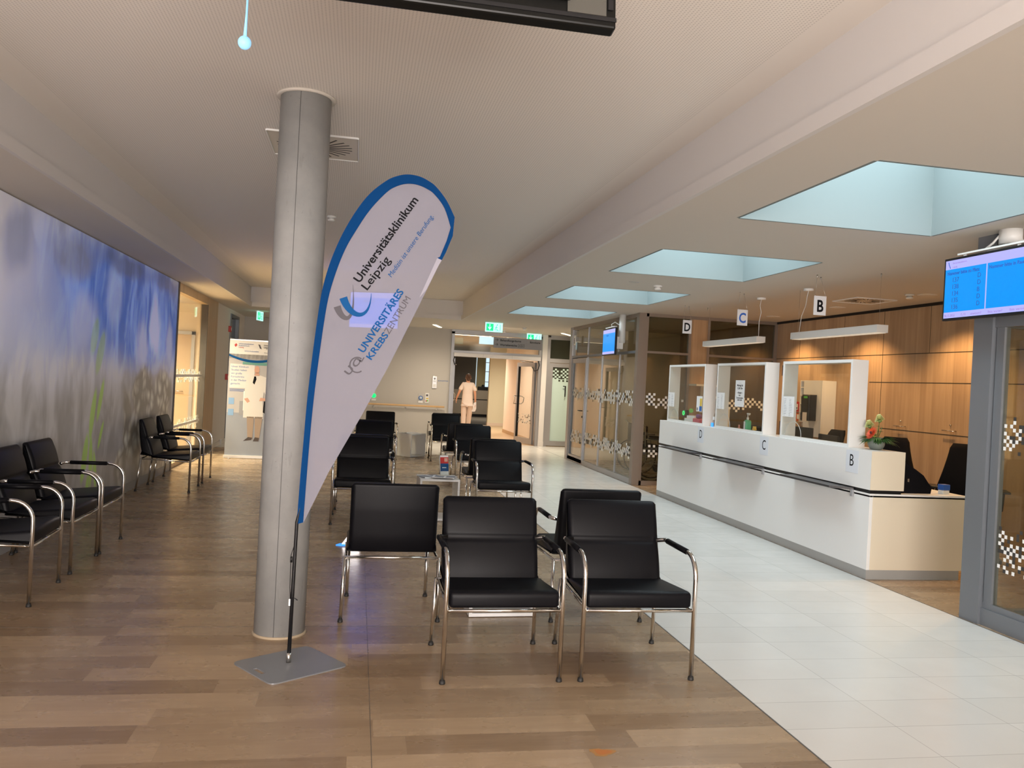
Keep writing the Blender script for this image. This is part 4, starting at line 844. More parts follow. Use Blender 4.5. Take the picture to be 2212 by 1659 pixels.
# potted flowers on the counter end
t_ = thing('flower_arrangement', 'grey bowl with an orange gerbera and pale yellow carnations on the counter end', 'flower arrangement', (4.56, 6.64, 1.10))
m = MB(); m.lathe([(.030, 0), (.048, .006), (.062, .035), (.065, .06), (.058, .09), (.052, .098), (.046, .09), (.04, .08)], m=mat('grey_green_ceramic', (.19, .215, .19), .5), seg=32); m.build('bowl', None, t_)
GREEN = mat('dark_leaf_green', (.035, .11, .025), .5); GREEN2 = mat('fresh_leaf_green', (.07, .18, .04), .5)
def leaf_mesh(m, p, d, L_, w, mt, droop=.3):
    p = Vector(p); d = Vector(d).normalized(); sd = d.cross(Vector((0, 0, 1))).normalized() if abs(d.z) < .98 else Vector((1, 0, 0)); pr = None; i = m.mi(mt); n = 5
    for k in range(n+1):
        s = k/n; c = p+d*L_*s-Vector((0, 0, droop*L_*s*s)); ww = w*math.sin(PI*min(1, .08+s*.92))
        a, b, mid = m.bm.verts.new(c+sd*ww/2+Vector((0, 0, .15*ww))), m.bm.verts.new(c-sd*ww/2+Vector((0, 0, .15*ww))), m.bm.verts.new(c)
        if pr:
            for u, v in ((0, 1), (1, 2)):
                q0 = [pr[0], pr[2], pr[1]]; q1 = [a, mid, b]; f_ = m.bm.faces.new((q0[u], q0[v], q1[v], q1[u])); f_.material_index = i; f_.smooth = True
        pr = (a, b, mid)
rnd = random.Random(4); m = MB()
for k in range(44):
    a = rnd.uniform(0, 2*PI); e_ = rnd.uniform(.0, .55); r0 = rnd.uniform(.0, .035)
    c0 = (r0*math.cos(a), r0*math.sin(a), .085); L_ = rnd.uniform(.09, .155)
    for s in (-1, -.5, 0, .5, 1): leaf_mesh(m, c0, (math.cos(a+s*.35), math.sin(a+s*.35), e_), L_*(1-.25*abs(s)), .016, GREEN if k % 3 else GREEN2, .45)
m.build('foliage', None, t_)
m = MB()
for (x, y, z) in ((-.035, .050, .18), (.0, -.028, .23), (-.01, .01, .14), (.0, -.06, .18)):
    m.tube([(0, 0, .07), (x*.6, y*.6, z*.7), (x, y, z)], .0028, GREEN2, 6)
    for q in range(5): a = rnd.uniform(0, 6); leaf_mesh(m, (x*.8, y*.8, z*.8), (math.cos(a), math.sin(a), .4), .035, .012, GREEN)
m.build('stems', None, t_)
def petals(m, c, n, rin, rout, w, mt, up_, tilt=0, nrm=None):
    M_ = T(*c) @ (nrm if nrm is not None else Matrix.Identity(4))
    i = m.mi(mt)
    for k in range(n):
        a = 2*PI*k/n+tilt; ca, sa = math.cos(a), math.sin(a); P_ = []
        for s, ww, hh in ((rin, w*.4, 0), ((rin+rout)*.55, w, up_*.7), (rout, w*.35, up_)): P_.append([M_ @ Vector((ca*s-sa*ww/2*e2, sa*s+ca*ww/2*e2, hh)) for e2 in (-1, 1)])
        for A, B in zip(P_, P_[1:]):
            f_ = m.bm.faces.new([m.bm.verts.new(v) for v in (A[0], B[0], B[1], A[1])]); f_.material_index = i; f_.smooth = True
GN = Matrix.Rotation(-1.05, 4, 'Y')
m = MB(); OR = mat('orange_red_petal', (.72, .085, .02), .55)
for lay in range(3): petals(m, (-.05, -.005, .128+.003*lay), 22-lay*4, .010, .056-lay*.011, .012, OR, .004+.005*lay, lay*.2, GN)
m.sph((-.056, -.005, .133), .013, mat('dark_flower_centre', (.10, .015, .01), .7), (.5, 1, 1)); m.build('gerbera', None, t_)
CAR = mat('pale_yellow_petal', (.72, .74, .35), .6)
for c in ((-.035, .050, .185), (.0, -.028, .235)):
    m = MB()
    for lay in range(7): petals(m, (c[0], c[1], c[2]+.003*lay), 12, .002, .041-lay*.0042, .020, CAR, .001+.0045*lay, lay*.37, Matrix.Rotation(-.4, 4, 'Y'))
    m.sph((c[0], c[1], c[2]-.004), .017, GREEN2, (1, 1, .8), 10); m.build('carnation', None, t_)
m = MB()
petals(m, (-.05, -.04, .10), 8, .003, .02, .012, mat('lime_petal', (.35, .45, .08), .6), .01); petals(m, (.02, .05, .11), 8, .003, .018, .011, mat('lime_petal'), .01); m.build('small_blossom', None, t_); t_.scale = (1.12, 1.12, 1.12)
# desk things
def monitor(x, y, rz, label, w=.54, h=.33, z=.735):
    t = thing('desk_monitor', label, 'monitor', (x, y, z), rz, 'monitors behind the counter')
    m = MB(); m.box(-.012, .015, -w/2, w/2, .13, .13+h, BLACKP, .006); m.build('panel', None, t)
    m = MB(); m.box(-.04, -.012, -.04, .04, 0.01, .32, GREYP, .005); m.box(-.10, .08, -.12, .12, 0, .012, GREYP, .004); m.build('foot', None, t)
monitor(5.0, 8.75, .1, 'black monitor behind the letter B glass, left one'); monitor(4.98, 8.08, -.15, 'black monitor behind the letter B glass, right one', .5, .28); monitor(5.0, 9.85, .1, 'black monitor low behind the letter C glass', .45, .28)
m = MB(); m.box(4.95, 5.2, 7.35, 7.75, .737, .80, BLACKP, .01); tag(m.build('black_tray'), 'flat black tray on the desk behind the letter B glass', 'tray')
t_ = thing('rubber_stamp', 'blue and white self-inking stamp on the open end of the desk', 'stamp', (5.19, 6.55, .735), .1)
m = MB(); m.box(-.035, .035, -.03, .03, 0, .035, WHITEP, .004); m.build('stamp_base', None, t_)
m = MB(); m.box(-.038, .038, -.033, .033, .035, .085, mat('blue_stamp_plastic', (.02, .10, .42), .4), .004); m.build('stamp_top', None, t_)
m = MB(); pts = [(-.14, 0), (.16, 0), (.17, .05), (.08, .16), (0, .21), (-.14, .28)]; m.prism(pts, -.09, .09, BLACKF, RZ(.05)); m.box(-.12, -.06, -.094, -.09, .10, .13, STEEL, .002)
tag(m.build('desk_bag', loc=(4.87, 6.60, .735)), 'black slumped bag on the desk beside the raised counter end', 'bag')
def office_chair(x, y, rz, label):
    t = thing('office_chair', label, 'office chair', (x, y, 0), rz, 'black office chairs behind the counter')
    pr = rounded([(-.25, .46), (-.26, .55), (.20, .53), (.24, .48), (.2, .46)], [.03, .04, .03, .03, .02]); m = MB(); m.soft(pr, .50, .04, BLACKF); m.build('seat', None, t)
    m = MB(); b = []; n = 12
    i = m.mi(BLACKF); bt = bmesh.new(); rows = []
    for k in range(n+1):
        s = k/n; z = .56+s*.58; hw_ = .30*(1-s)**1.1+.135*s if s < .92 else .14*(1-((s-.92)/.08)**2*.2)
        yy = .20+.10*s-.04*math.sin(PI*s); rows.append([[bt.verts.new((hw_*u, yy+th-.03*(u*u)*-1, z)) for u in (-1, -.8, -.4, 0, .4, .8, 1)] for th in (0, .06)])
    for A, B in zip(rows, rows[1:]):
        for j in range(6):
            bt.faces.new((A[0][j], A[0][j+1], B[0][j+1], B[0][j])); bt.faces.new((A[1][j], B[1][j], B[1][j+1], A[1][j+1]))
        for j in (0, 6): bt.faces.new((A[0][j], B[0][j], B[1][j], A[1][j]))
    for R_ in (rows[0], rows[-1]):
        for j in range(6): bt.faces.new((R_[0][j], R_[0][j+1], R_[1][j+1], R_[1][j]))
    m._add(bt, i, None, True); m.build('backrest', None, t)
    for s in (-1, 1):
        m = MB(); m.tube([(s*.24, .05, .5), (s*.30, .05, .52), (s*.31, .05, .70)], .014, BLACKP); m.box(s*.31-.035, s*.31+.035, -.14, .12, .70, .725, BLACKP, .01); m.build('armrest', None, t)
    m = MB(); m.cyl((0, 0, .1), .025, .37, BLACKP, 16); m.tube([(0, .2, .48), (0, .30, .55), (0, .27, .75)], .02, BLACKP); m.build('gas_column', None, t)
    m = MB()
    for q_ in range(5): a = q_*2*PI/5; m.tube([(0, 0, .11), (.29*math.cos(a), .29*math.sin(a), .07)], .018, BLACKP, 8)
    m.build('star_base', None, t)
    for q_ in range(5): a = q_*2*PI/5; m = MB(); m.cyl((.29*math.cos(a), .29*math.sin(a)-.02, .03), .03, .04, RUB, 14, axis='Y'); m.build('castor', None, t)
    return t
office_chair(5.70, 8.12, -PI*.5+.7, 'black office chair behind the flower bowl'); office_chair(5.98, 7.20, -PI*.5+1.0, 'black high-back office chair at the open end of the desk')
office_chair(5.75, 9.7, -PI*.5, 'black office chair behind the letter C glass')
# wall things behind the reception
t_ = thing('wall_cabinet', 'white wall cabinet with pigeonholes on the oak wall behind the letter B glass', 'cabinet', (XR, 11.1, .97))
m = MB(); m.box(-.22, 0, -.28, .20, .0, .82, WHITEL, .002); m.build('cabinet_body', None, t_)
m = MB(); m.box(-.22, 0, .20, .22, .2, .82, WHITEL); m.box(-.22, 0, .30, .32, .2, .82, WHITEL); m.box(-.02, 0, .2, .3, .2, .82, GREYP)
for z in (.2, .34, .465, .59, .71, .805): m.box(-.22, 0, .22, .30, z, z+.012, WHITEL)
m.build('pigeonholes', None, t_)
t_ = thing('soap_dispenser', 'dark dispenser with green label on the white wall cabinet', 'dispenser', (XR-.22, 11.05, 1.20))
m = MB(); m.soft(rounded([(-.13, 0), (0, 0), (0, .38), (-.11, .38), (-.13, .34)], [.01, 0, 0, .03, .03]), .22, .02, BLACKP, RZ(-PI/2)); m.build('housing', None, t_)
m = MB(); m.box(-.134, -.131, -.09, .06, .13, .36, mat('dark_screen', (.01, .012, .01), .1)); m.box(-.136, -.133, -.08, .02, .325, .355, mat('green_label', (.1, .5, .05), .5)); m.build('front_panel', None, t_)
m = MB(); m.box(-.14, -.136, -.08, .03, -.01, .12, mat('cream_note', (.75, .68, .6), .7)); m.build('note', None, t_)
t_ = thing('emergency_box', 'red emergency box on the oak wall behind the letter B glass', 'box', (XR, 11.65, 1.31))
m = MB(); m.box(-.10, 0, -.12, .12, 0, .155, RED, .006); m.build('housing', None, t_)
m = MB(); m.box(-.103, -.10, .02, .09, .03, .12, PAPER); m.box(-.105, -.103, .035, .07, .045, .07, INK); m.build('label', None, t_)
t_ = thing('glove_box', 'orange box hanging below the red emergency box', 'box', (XR, 11.64, 1.17))
m = MB(); m.box(-.09, 0, -.10, .10, 0, .13, ORANGE, .006); m.build('housing', None, t_)
m = MB(); m.box(-.093, -.09, .0, .06, .03, .10, PAPER); m.build('label', None, t_)
m = MB(); m.box(XR-.012, XR, 11.58, 11.70, 1.10, 1.15, WHITEP, .002); tag(m.build('light_switch'), 'white socket plate below the orange box', 'socket')
for i, (y, lab) in enumerate(((9.35, 'steel door handle on the oak wall, left of the two'), (8.46, 'steel door handle on the oak wall, right of the two'))):
    m = MB(); m.tube([(XR, y-.09, 1.235), (XR-.04, y-.09, 1.235), (XR-.04, y+.09, 1.235), (XR, y+.09, 1.235)], .007, CHROME, 8); m.cyl((XR-.012, y, 1.30), .011, .012, CHROME, 12, axis='X'); tag(m.build('cabinet_handle'), lab, 'handle', 'handles on the oak wall')

# ---- ceiling things
DL = mat('downlight_glow', (1, .8, .6), .5, emit=(1, .70, .42), es=9)
for i, (y, lab, p) in enumerate(((13.3, 'recessed round downlight inside the cabin near the oak wall', 40), (11.75, 'recessed round downlight near the oak wall, farthest of the row of three', 115), (10.02, 'recessed round downlight near the oak wall, middle of the row of three', 115), (8.26, 'recessed round downlight near the oak wall, nearest of the row of three', 115), (6.5, 'recessed round downlight near the oak wall hidden by the call number screen', 135))):
    t = thing('downlight', lab, 'ceiling light', (6.21, y, CZ), 0, 'downlights along the oak wall')
    m = MB(); m.lathe([(.085, -.004), (.105, -.004), (.105, 0), (.085, 0)], m=WHITEP); m.build('trim_ring', None, t)
    m = MB(); m.lathe([(.001, -.003), (.083, -.003), (.083, -.001), (.001, -.001)], m=DL); m.build('lamp_disc', None, t)
    spot('downlight_beam', (6.21, y, CZ-.02), p, (1, .58, .24), 118, .55, .04)
def vent(x, y, z, w, label, n=24):
    t = thing('air_vent', label, 'air vent', (x, y, z))
    m = MB(); m.box(-w/2, w/2, -w/2, w/2, -.006, 0, mat('vent_plate', (.62, .58, .51), .5), .001); m.build('plate', None, t)
    m = MB()
    for k in range(n):
        a = k*2*PI/n; M_ = RZ(a); m.box(w*.16, w*.43, -.006, .006, -.0075, -.0055, BLACKP, 0, M_ @ T(0, .03, 0))
    m.build('radial_slots', None, t)
    m = MB(); 
    for b in ((-w/2, w/2, -w/2-.006, -w/2), (-w/2, w/2, w/2, w/2+.006), (-w/2-.006, -w/2, -w/2, w/2), (w/2, w/2+.006, -w/2, w/2)): m.box(*b, -.012, 0, WHITEP)
    m.build('rim', None, t)
vent(-.382, 6.02, RZc, .60, 'square swirl air vent in the ceiling behind the concrete column'); vent(6.0, 9.12, CZ, .52, 'square swirl air vent in the ceiling near the oak wall')
def detector(x, y, z, label, r=.05):
    t = thing('smoke_detector', label, 'smoke detector', (x, y, z), 0, 'smoke detectors on the ceiling')
    m = MB(); m.lathe([(r, 0), (r, -.014), (r*.8, -.018)][::-1], m=WHITEP); m.build('base', None, t)
    m = MB(); m.lathe([(r*.55, -.052), (r*.78, -.046), (r*.82, -.034), (r*.6, -.030), (r*.6, -.018)], m=WHITEP); m.build('sensor', None, t)
detector(6.04, 8.33, CZ, 'white smoke detector beside the nearest downlight by the oak wall'); detector(3.386, 9.2, CZ, 'white smoke detector between the second and third skylights'); detector(3.53, 17.8, CZ, 'white smoke detector right of the left green exit sign'); detector(3.32, 19.2, CZ, 'white smoke detector just in front of the automatic door'); detector(-.35, 8.65, RZc, 'white smoke detector in the raised ceiling beside the column', .045)
def hook(x, y, name='ceiling_hook'):
    m = MB(); m.cyl((0, 0, -.03), .006, .03, STEEL, 8); m.tube([(0, 0, -.03), (0, .004, -.04)], .002, STEEL, 6); return m
def letter_sign(ch, x, y, col, label):
    t = thing('letter_sign', label, 'sign', (x, y, 2.355), 0, 'hanging letter signs over the counter')
    m = MB(); m.box(-.066, .066, -.002, .002, 0, .19, mat('sign_card', (.70, .71, .74), .6)); c_ = m.build('card', None, t)
    m = MB(); m.text(ch, .165, col, T(0, -.0026, .035) @ FY, .004, 0, 'CENTER', .0003, .80); m.build('letter', None, c_)
    for s in (-1, 1): m = MB(); m.tube([(s*.055, 0, .19), (s*.055, s*.06+.04, CZ-2.355)], .0012, STEEL, 6); m.tube([(s*.055, 0, .18), (s*.055, 0, .205)], .003, STEEL, 6); m.cyl((s*.055, s*.06+.04, CZ-2.355-.03), .006, .03, STEEL, 8); m.build('hanging_wire', None, t)
letter_sign('D', 4.552, 11.10, INK, 'hanging white sign with black letter D'); letter_sign('C', 4.482, 9.24, mat('sign_blue', (.03, .13, .55), .6), 'hanging white sign with blue letter C'); letter_sign('B', 4.465, 7.52, INK, 'hanging white sign with black letter B')
for x, y, lab in ((4.89, 11.19, 'small steel ceiling hook above the far pendant lamp'), (4.85, 7.12, 'small steel ceiling hook with a wire above the near end of the near pendant lamp')):
    tag(hook(x, y).build('ceiling_hook', loc=(x, y, CZ)), lab, 'hook')
m = MB(); m.box(-.06, .06, -.008, .008, -.004, 0, GREYP); tag(m.build('ceiling_slot', loc=(3.04, 9.04, CZ)), 'small dark slot in the ceiling left of the smoke detector', 'ceiling slot')
def pendant(y0, y1, cup, cable_end, label):
    x = 4.90; t = thing('pendant_lamp', label, 'pendant lamp', (x, (y0+y1)/2, 2.19), 0, 'long pendant lamps over the counter'); w = y1-y0
    m = MB(); m.box(-.06, .06, -w/2, w/2, 0, .075, mat('pendant_housing', (.66, .66, .64), .4), .002); m.build('housing', None, t)
    m = MB(); m.box(-.05, .05, -w/2+.02, w/2-.02, -.003, .0, mat('pendant_diffuser', (.8, .78, .7), .6, emit=(1, .85, .65), es=.35)); m.build('diffuser', None, t)
    H_ = CZ-2.19; cy = (cup-(y0+y1)/2); ce = cable_end-(y0+y1)/2
    m = MB(); m.cyl((0, cy, H_-.025), .055, .025, WHITEP, 20); m.build('ceiling_cup', None, t)
    m = MB(); m.tube([(0, cy, H_-.02), (-.01, cy+.01, H_-.10), (.012, cy+(ce-cy)*.4, H_-.18), (-.006, cy+(ce-cy)*.7, H_-.3), (0, ce, .075)], .0035, WHITEP, 6); m.build('power_cable', None, t)
    for s in (-1, 1): m = MB(); m.tube([(0, s*(w/2-.06), .075), (0, s*(w/2-.06), H_)], .001, STEEL, 5); m.build('steel_wire', None, t)
    return t
pendant(7.13, 8.74, 8.50, 8.66, 'long white box lamp hanging over the counter, nearer one below letter B'); pendant(9.56, 11.2, 9.60, 9.63, 'long white box lamp hanging over the counter, farther one below letter C')

# ---- exit signs, direction sign
EXG = mat('exit_green_glow', (0, .4, .2), .4, emit=(0, .80, .27), es=1.0); EXW = mat('exit_white_glow', (.5, 1, .9), .4, emit=(.45, 1.0, .85), es=1.1)
def exit_sign(x, y, z, rz, label):
    t = thing('exit_sign', label, 'exit sign', (x, y, z), rz, 'green glowing exit signs')
    w, h = .36, .19
    m = MB(); m.box(-w/2-.01, w/2+.01, .004, .05, h-.01, h+.03, WHITEP, .003); m.box(-w/2, w/2, .0, .02, 0, h, EXW, .003); b = m.build('light_panel', None, t)
    m = MB(); 
    m.box(-w/2+.022, -.012, -.0015, 0, .022, h-.022, EXG); m.build('green_field', None, b)
    m = MB(); m.prism([(-.096, .158), (-.080, .158), (-.080, .09), (-.045, .105), (-.088, .035), (-.132, .105), (-.096, .09)], -.003, -.0016, EXW); m.build('arrow', None, b)
    m = MB(); m.box(.125, .135, -.003, 0, .03, h-.03, EXG)
    for p in ([(.06, .14), (.045, .10)], [(.045, .10), (.02, .085)], [(.045, .1), (.075, .09)], [(.045, .1), (.04, .065), (.015, .045)], [(.04, .065), (.075, .05), (.08, .03)]): m.tube([(a, -.002, b_) for a, b_ in p], .005, EXG, 6)
    m.sph((.068, -.002, .150), .011, EXG); m.box(.03, .12, -.0025, 0, .024, .03, EXG); m.build('running_figure', None, b)
exit_sign(2.685, 16.75, 2.55, 0, 'green glowing exit sign with down arrow, left one in the corridor view'); exit_sign(4.14, 19.6, 2.55, 0, 'green glowing exit sign with down arrow above the grey direction sign')
exit_sign(-2.06, 17.9, 2.55, 1.35, 'glowing exit sign seen edge-on between the mural and the column')
t_ = thing('direction_sign', 'long grey direction sign with arrows hanging before the automatic door', 'sign', (3.44, 18.0, 2.285))
m = MB(); m.box(-.545, .545, 0, .03, 0, .235, mat('sign_grey', (.27, .27, .28), .5), .003); p_ = m.build('panel', None, t_)
m = MB(); m.text('→', .09, INK, T(-.52, -.002, .145) @ FY); m.text('Behandlungsräume', .062, INK, T(-.40, -.002, .15) @ FY, .001, ext=.0003); m.text('1-8', .055, PAPERG, T(.16, -.002, .15) @ FY); m.text('Büroräume', .060, INK, T(.27, -.002, .142) @ FY, .001, sx=.85)
m.text('→', .09, INK, T(-.52, -.002, .045) @ FY); m.text('Wartebereiche', .062, INK, T(-.40, -.002, .05) @ FY, .001, ext=.0003)
for x, ch in ((.04, 'A'), (.115, 'E')):
    m.tube([(x-.03, -.002, .04), (x+.03, -.002, .04), (x+.03, -.002, .105), (x-.03, -.002, .105)], .003, INK, 6, closed=True); m.text(ch, .045, INK, T(x, -.002, .055) @ FY, 0, 0, 'CENTER')
m.build('sign_text', None, p_)
for x in (-.45, .45): m = MB(); m.tube([(x, .015, .235), (x, .015, CZ-2.285)], .0015, STEEL, 6); m.build('hanging_wire', None, t_)
t_ = thing('corridor_sign', 'bright white glowing sign behind the pane over the automatic door', 'sign', (3.22, 20.9, 2.48))
m = MB(); m.box(-.23, .23, 0, .03, 0, .19, mat('white_sign_glow', (.6, .8, .95), .4, emit=(.62, .85, 1), es=1.0), .003); m.build('light_panel', None, t_)
m = MB(); m.cyl((0, .015, .19), .008, .08, STEEL, 8); m.build('hanger', None, t_)
m = MB(); m.box(4.30, 4.31, 16.30, 16.44, 2.36, 2.56, PAPER); o = tag(m.build('letter_card'), 'white card with letter E hanging in front of the glass cabin', 'sign')
m = MB(); m.text('E', .14, INK, T(4.2985, 16.41, 2.40) @ FX, .002); m.build('letter', None, o)
for yy in (16.32, 16.42): m = MB(); m.tube([(4.305, yy, 2.55), (4.305, yy, CZ)], .0015, STEEL, 6); m.build('hanging_wire', None, o)

# ---- far wall things
t_ = thing('handrail', 'pale wooden handrail with steel brackets on the grey far wall', 'handrail', (0, YF, .86))
m = MB(); m.tube([(-2.3, -.075, 0), (2.08, -.075, 0)], .022, mat('beech_wood', (.60, .38, .18), .4), 14); m.build('rail', None, t_)
for x in (-1.9, -1.15, -.36, .392, 1.146, 1.905): m = MB(); m.lathe([(.028, 0), (.028, .012), (.02, .016)], m=STEEL, seg=16, M=T(x, 0, -.07) @ RX(PI/2)); m.tube([(x, -.01, -.07), (x, -.06, -.065), (x, -.075, -.02)], .008, STEEL, 8); m.build('bracket', None, t_)
def button(x, z, col, glow, label, r=.045):
    t = thing('wall_button', label, 'button', (x, YF, z))
    m = MB(); m.box(-.062, .062, -.012, 0, -.07, .11, mat('button_plate', (.48, .46, .43), .4), .003); m.build('plate', None, t)
    m = MB(); m.tube([(r*math.cos(u), -.014, r*math.sin(u)) for u in [i/20*2*PI for i in range(20)]], .009, col, 8, closed=True); m.build('ring', None, t)
    m = MB(); m.cyl((0, -.018, 0), r*.8, .018, glow, 20, axis='Y'); m.build('push_face', None, t)
    m = MB(); m.box(-.055, .055, -.010, 0, -.12, -.07, PAPER, .002); m.build('label_plate', None, t)
button(.389, 1.055, mat('green_light'), mat('green_light_soft', (0, .4, .1), .4, emit=(.0, .8, .2), es=1.0), 'glowing green round button on the grey wall beside the flag'); button(1.506, 1.052, INKB, mat('pale_push_face', (.55, .62, .68), .4), 'white round button with blue ring above the handrail end')
t_ = thing('info_plate', 'narrow info plate with coloured symbols right of the blue-ringed button', 'sign', (1.657, YF, .94))
m = MB(); m.box(-.045, .045, -.012, 0, 0, .235, WHITEP, .002); m.build('plate', None, t_)
m = MB(); m.box(-.025, .025, -.014, -.012, .16, .205, INKG); m.box(-.02, .035, -.014, -.012, .09, .12, mat('yellow_print')); m.box(-.03, .0, -.014, -.012, .03, .06, RED); m.box(0, .03, -.014, -.012, .035, .07, mat('green_label')); m.build('symbols', None, t_)
t_ = thing('intercom', 'steel intercom box on the grey wall left of the automatic door', 'intercom', (1.82, YF, 1.30))
m = MB(); m.box(-.055, .055, -.03, 0, 0, .29, STEEL, .004); m.build('housing', None, t_)
m = MB(); m.cyl((0, -.033, .235), .022, .004, GREYP, 16, axis='Y'); m.box(-.03, .03, -.06, -.03, .165, .185, WHITEP, .003); m.box(-.035, .035, -.033, -.03, .02, .10, WHITEP); m.build('controls', None, t_)
m = MB(); m.text('◄ BITTE BETÄTIGEN', .034, INKB, T(1.90, YF-.002, 1.475) @ FY, sx=.8); tag(m.build('wall_lettering'), 'small blue lettering beside the steel intercom', 'lettering')
# call points and wall bits on the left
for z, y, lab in ((2.33, 17.72, 'red alarm sounder high on the white wall corner'), (1.35, 17.6, 'red fire call point on the white wall beside the roll-up banner')):
    m = MB(); m.box(XL, XL+.05, y-.055, y+.055, z-.06, z+.06, RED, .008); o = tag(m.build('fire_call_point'), lab, 'call point')
    m = MB(); m.box(XL+.05, XL+.054, y-.03, y+.03, z-.03, z+.03, WHITEP); m.build('push_plate', None, o)

# ---- roll-up banner
t_ = thing('roll_up_banner', 'roll-up banner showing a man in a white coat, half hidden by the column', 'banner', (-1.745, 14.72, 0), .02)
m = MB(); m.box(-.44, .44, -.03, .03, .0, .055, mat('banner_foot', (.62, .60, .56), .35, .4), .008)
for x in (-.34, .34): m.box(x-.015, x+.015, -.14, .14, 0, .008, STEEL)
m.build('foot_cassette', None, t_)
m = MB(); m.box(-.425, .425, -.006, .004, 2.01, 2.03, STEEL); m.tube([(0, .02, .05), (0, .01, 2.01)], .006, STEEL); m.build('top_rail', None, t_)
PB = mat('banner_floor_print', (.29, .32, .38), .5); PT = mat('banner_upper_print', (.44, .43, .44), .5)
m = MB(); m.box(-.425, .425, -.002, 0, .055, .78, PB); m.box(-.425, .425, -.002, 0, .78, 1.78, PT); m.box(-.425, .425, -.002, 0, 1.70, 2.01, PAPER); p_ = m.build('printed_sheet', None, t_)
m = MB()
arcp = [(-.425, 1.775)]+[(x, 1.68+.095*(x/.425)**2+.0) for x in [-.425+.85*i/20 for i in range(21)]]
up_ = [(x, 1.685+.09*(x/.425)**2) for x in [-.425+.85*i/20 for i in range(21)]]; lo_ = [(x, 1.640+.10*(x/.425)**2) for x in [-.425+.85*i/20 for i in range(21)]]
m.prism(up_+lo_[::-1], -.0045, -.0025, INKLB); m.build('blue_arc', None, p_)
m = MB(); m.box(-.2, .22, -.004, -.0022, 1.60, 1.65, mat('teal_print', (.12, .32, .28), .5)); m.box(-.40, -.0, -.004, -.0022, 1.20, 1.61, mat('pale_text_panel', (.68, .67, .66), .5)); m.box(-.12, -.06, -.004, -.0022, .85, 1.0, mat('skin_pale_print', (.58, .42, .33), .5)); m.box(-.22, -.08, -.0045, -.0022, .74, .98, PAPERG)
m.box(-.16, -.10, -.005, -.0025, .82, 1.15, PAPER); m.build('background_print', None, p_)
m = MB()
for i, s in enumerate(('Unser Klinikum', 'Studien haben', 'wir große', 'Fortschritte', 'in der Medizin', 'gemacht.')): m.text(s, .045, INKB, T(-.38, -.0045, 1.55-i*.058) @ FY, 0, 0, ext=.0003)
for z in (1.17, 1.145): m.box(-.39, -.15, -.0045, -.003, z, z+.008, INKB)
for z in (.92, .73): m.box(-.40, -.31, -.0045, -.003, z, z+.11, mat('pale_blue_print', (.22, .38, .62), .5))
m.text('Universitätsklinikum', .030, INKB, T(-.28, -.004, 1.945) @ FY); m.text('Krebszentrum', .030, INKB, T(-.28, -.004, 1.915) @ FY); m.text('Leipzig', .03, RED, T(-.28, -.004, 1.885) @ FY)
m.text('Universitätsklinikum', .036, INK, T(.13, -.004, 1.935) @ FY, .0006); m.text('Leipzig', .036, INK, T(.13, -.004, 1.90) @ FY, .0006); m.text('Medizin ist unsere Berufung', .018, INKG, T(.17, -.004, 1.875) @ FY)
m.text('UCCL Krebsmedizin', .028, INKB, T(-.18, -.004, 1.825) @ FY); m.text('Universitätsmedizin', .020, INKG, T(.14, -.004, 1.815) @ FY); m.build('banner_text', None, p_)
m = MB(); m.prism([(-.35, 1.93), (-.32, 1.96), (-.30, 1.93), (-.33, 1.895)], -.0045, -.003, RED); m.prism([(.04, 1.96), (.07, 1.955), (.10, 1.88), (.07, 1.89)], -.0045, -.003, INKG); m.build('banner_logos', None, p_)
m = MB()
COAT = mat('white_coat_print', (.68, .66, .64), .5); SK = mat('skin_print'); TR = mat('trousers_print', (.34, .26, .20), .5)
y0, y1 = -.0062, -.0045
m.prism([(-.06, .33), (.02, .33), (.03, .72), (-.09, .72)], y0, y1, TR); m.prism([(.06, .33), (.13, .33), (.17, .72), (.04, .72)], y0, y1, TR)
m.prism([(-.13, .30), (.0, .32), (.02, .36), (-.05, .37)], y0-.0004, y1, mat('shoe_print', (.06, .045, .04), .5)); m.prism([(.03, .30), (.12, .30), (.13, .36), (.06, .37)], y0-.0004, y1, mat('shoe_print'))
m.prism([(-.15, .70), (.18, .69), (.16, 1.0), (.17, 1.15), (.27, 1.02), (.32, 1.08), (.27, 1.32), (.20, 1.40), (.10, 1.43), (-.02, 1.43), (-.12, 1.38), (-.14, 1.2), (-.15, 1.0)], y0, y1, COAT)
m.prism([(.04+.042*math.cos(u), 1.525+.065*math.sin(u)) for u in [i/16*2*PI for i in range(16)]], y0, y1, SK); m.prism([(.0, 1.42), (.09, 1.42), (.07, 1.48), (.02, 1.48)], y0, y1, SK)
m.prism([(-.02, 1.30), (.01, 1.27), (.04, 1.36), (.03, 1.41), (.0, 1.41)], y0-.0004, y1, INK)
m.prism([(-.15, 1.02), (-.09, .95), (-.05, .98), (-.09, 1.04)], y0-.0006, y1, SK); m.prism([(.10, .99), (.24, 1.0), (.22, 1.04), (.12, 1.05)], y0-.0006, y1, SK); m.prism([(.17, .80), (.20, .78), (.20, .99), (.18, .99)], y0-.0006, y1, INK)
m.build('printed_man', None, p_)

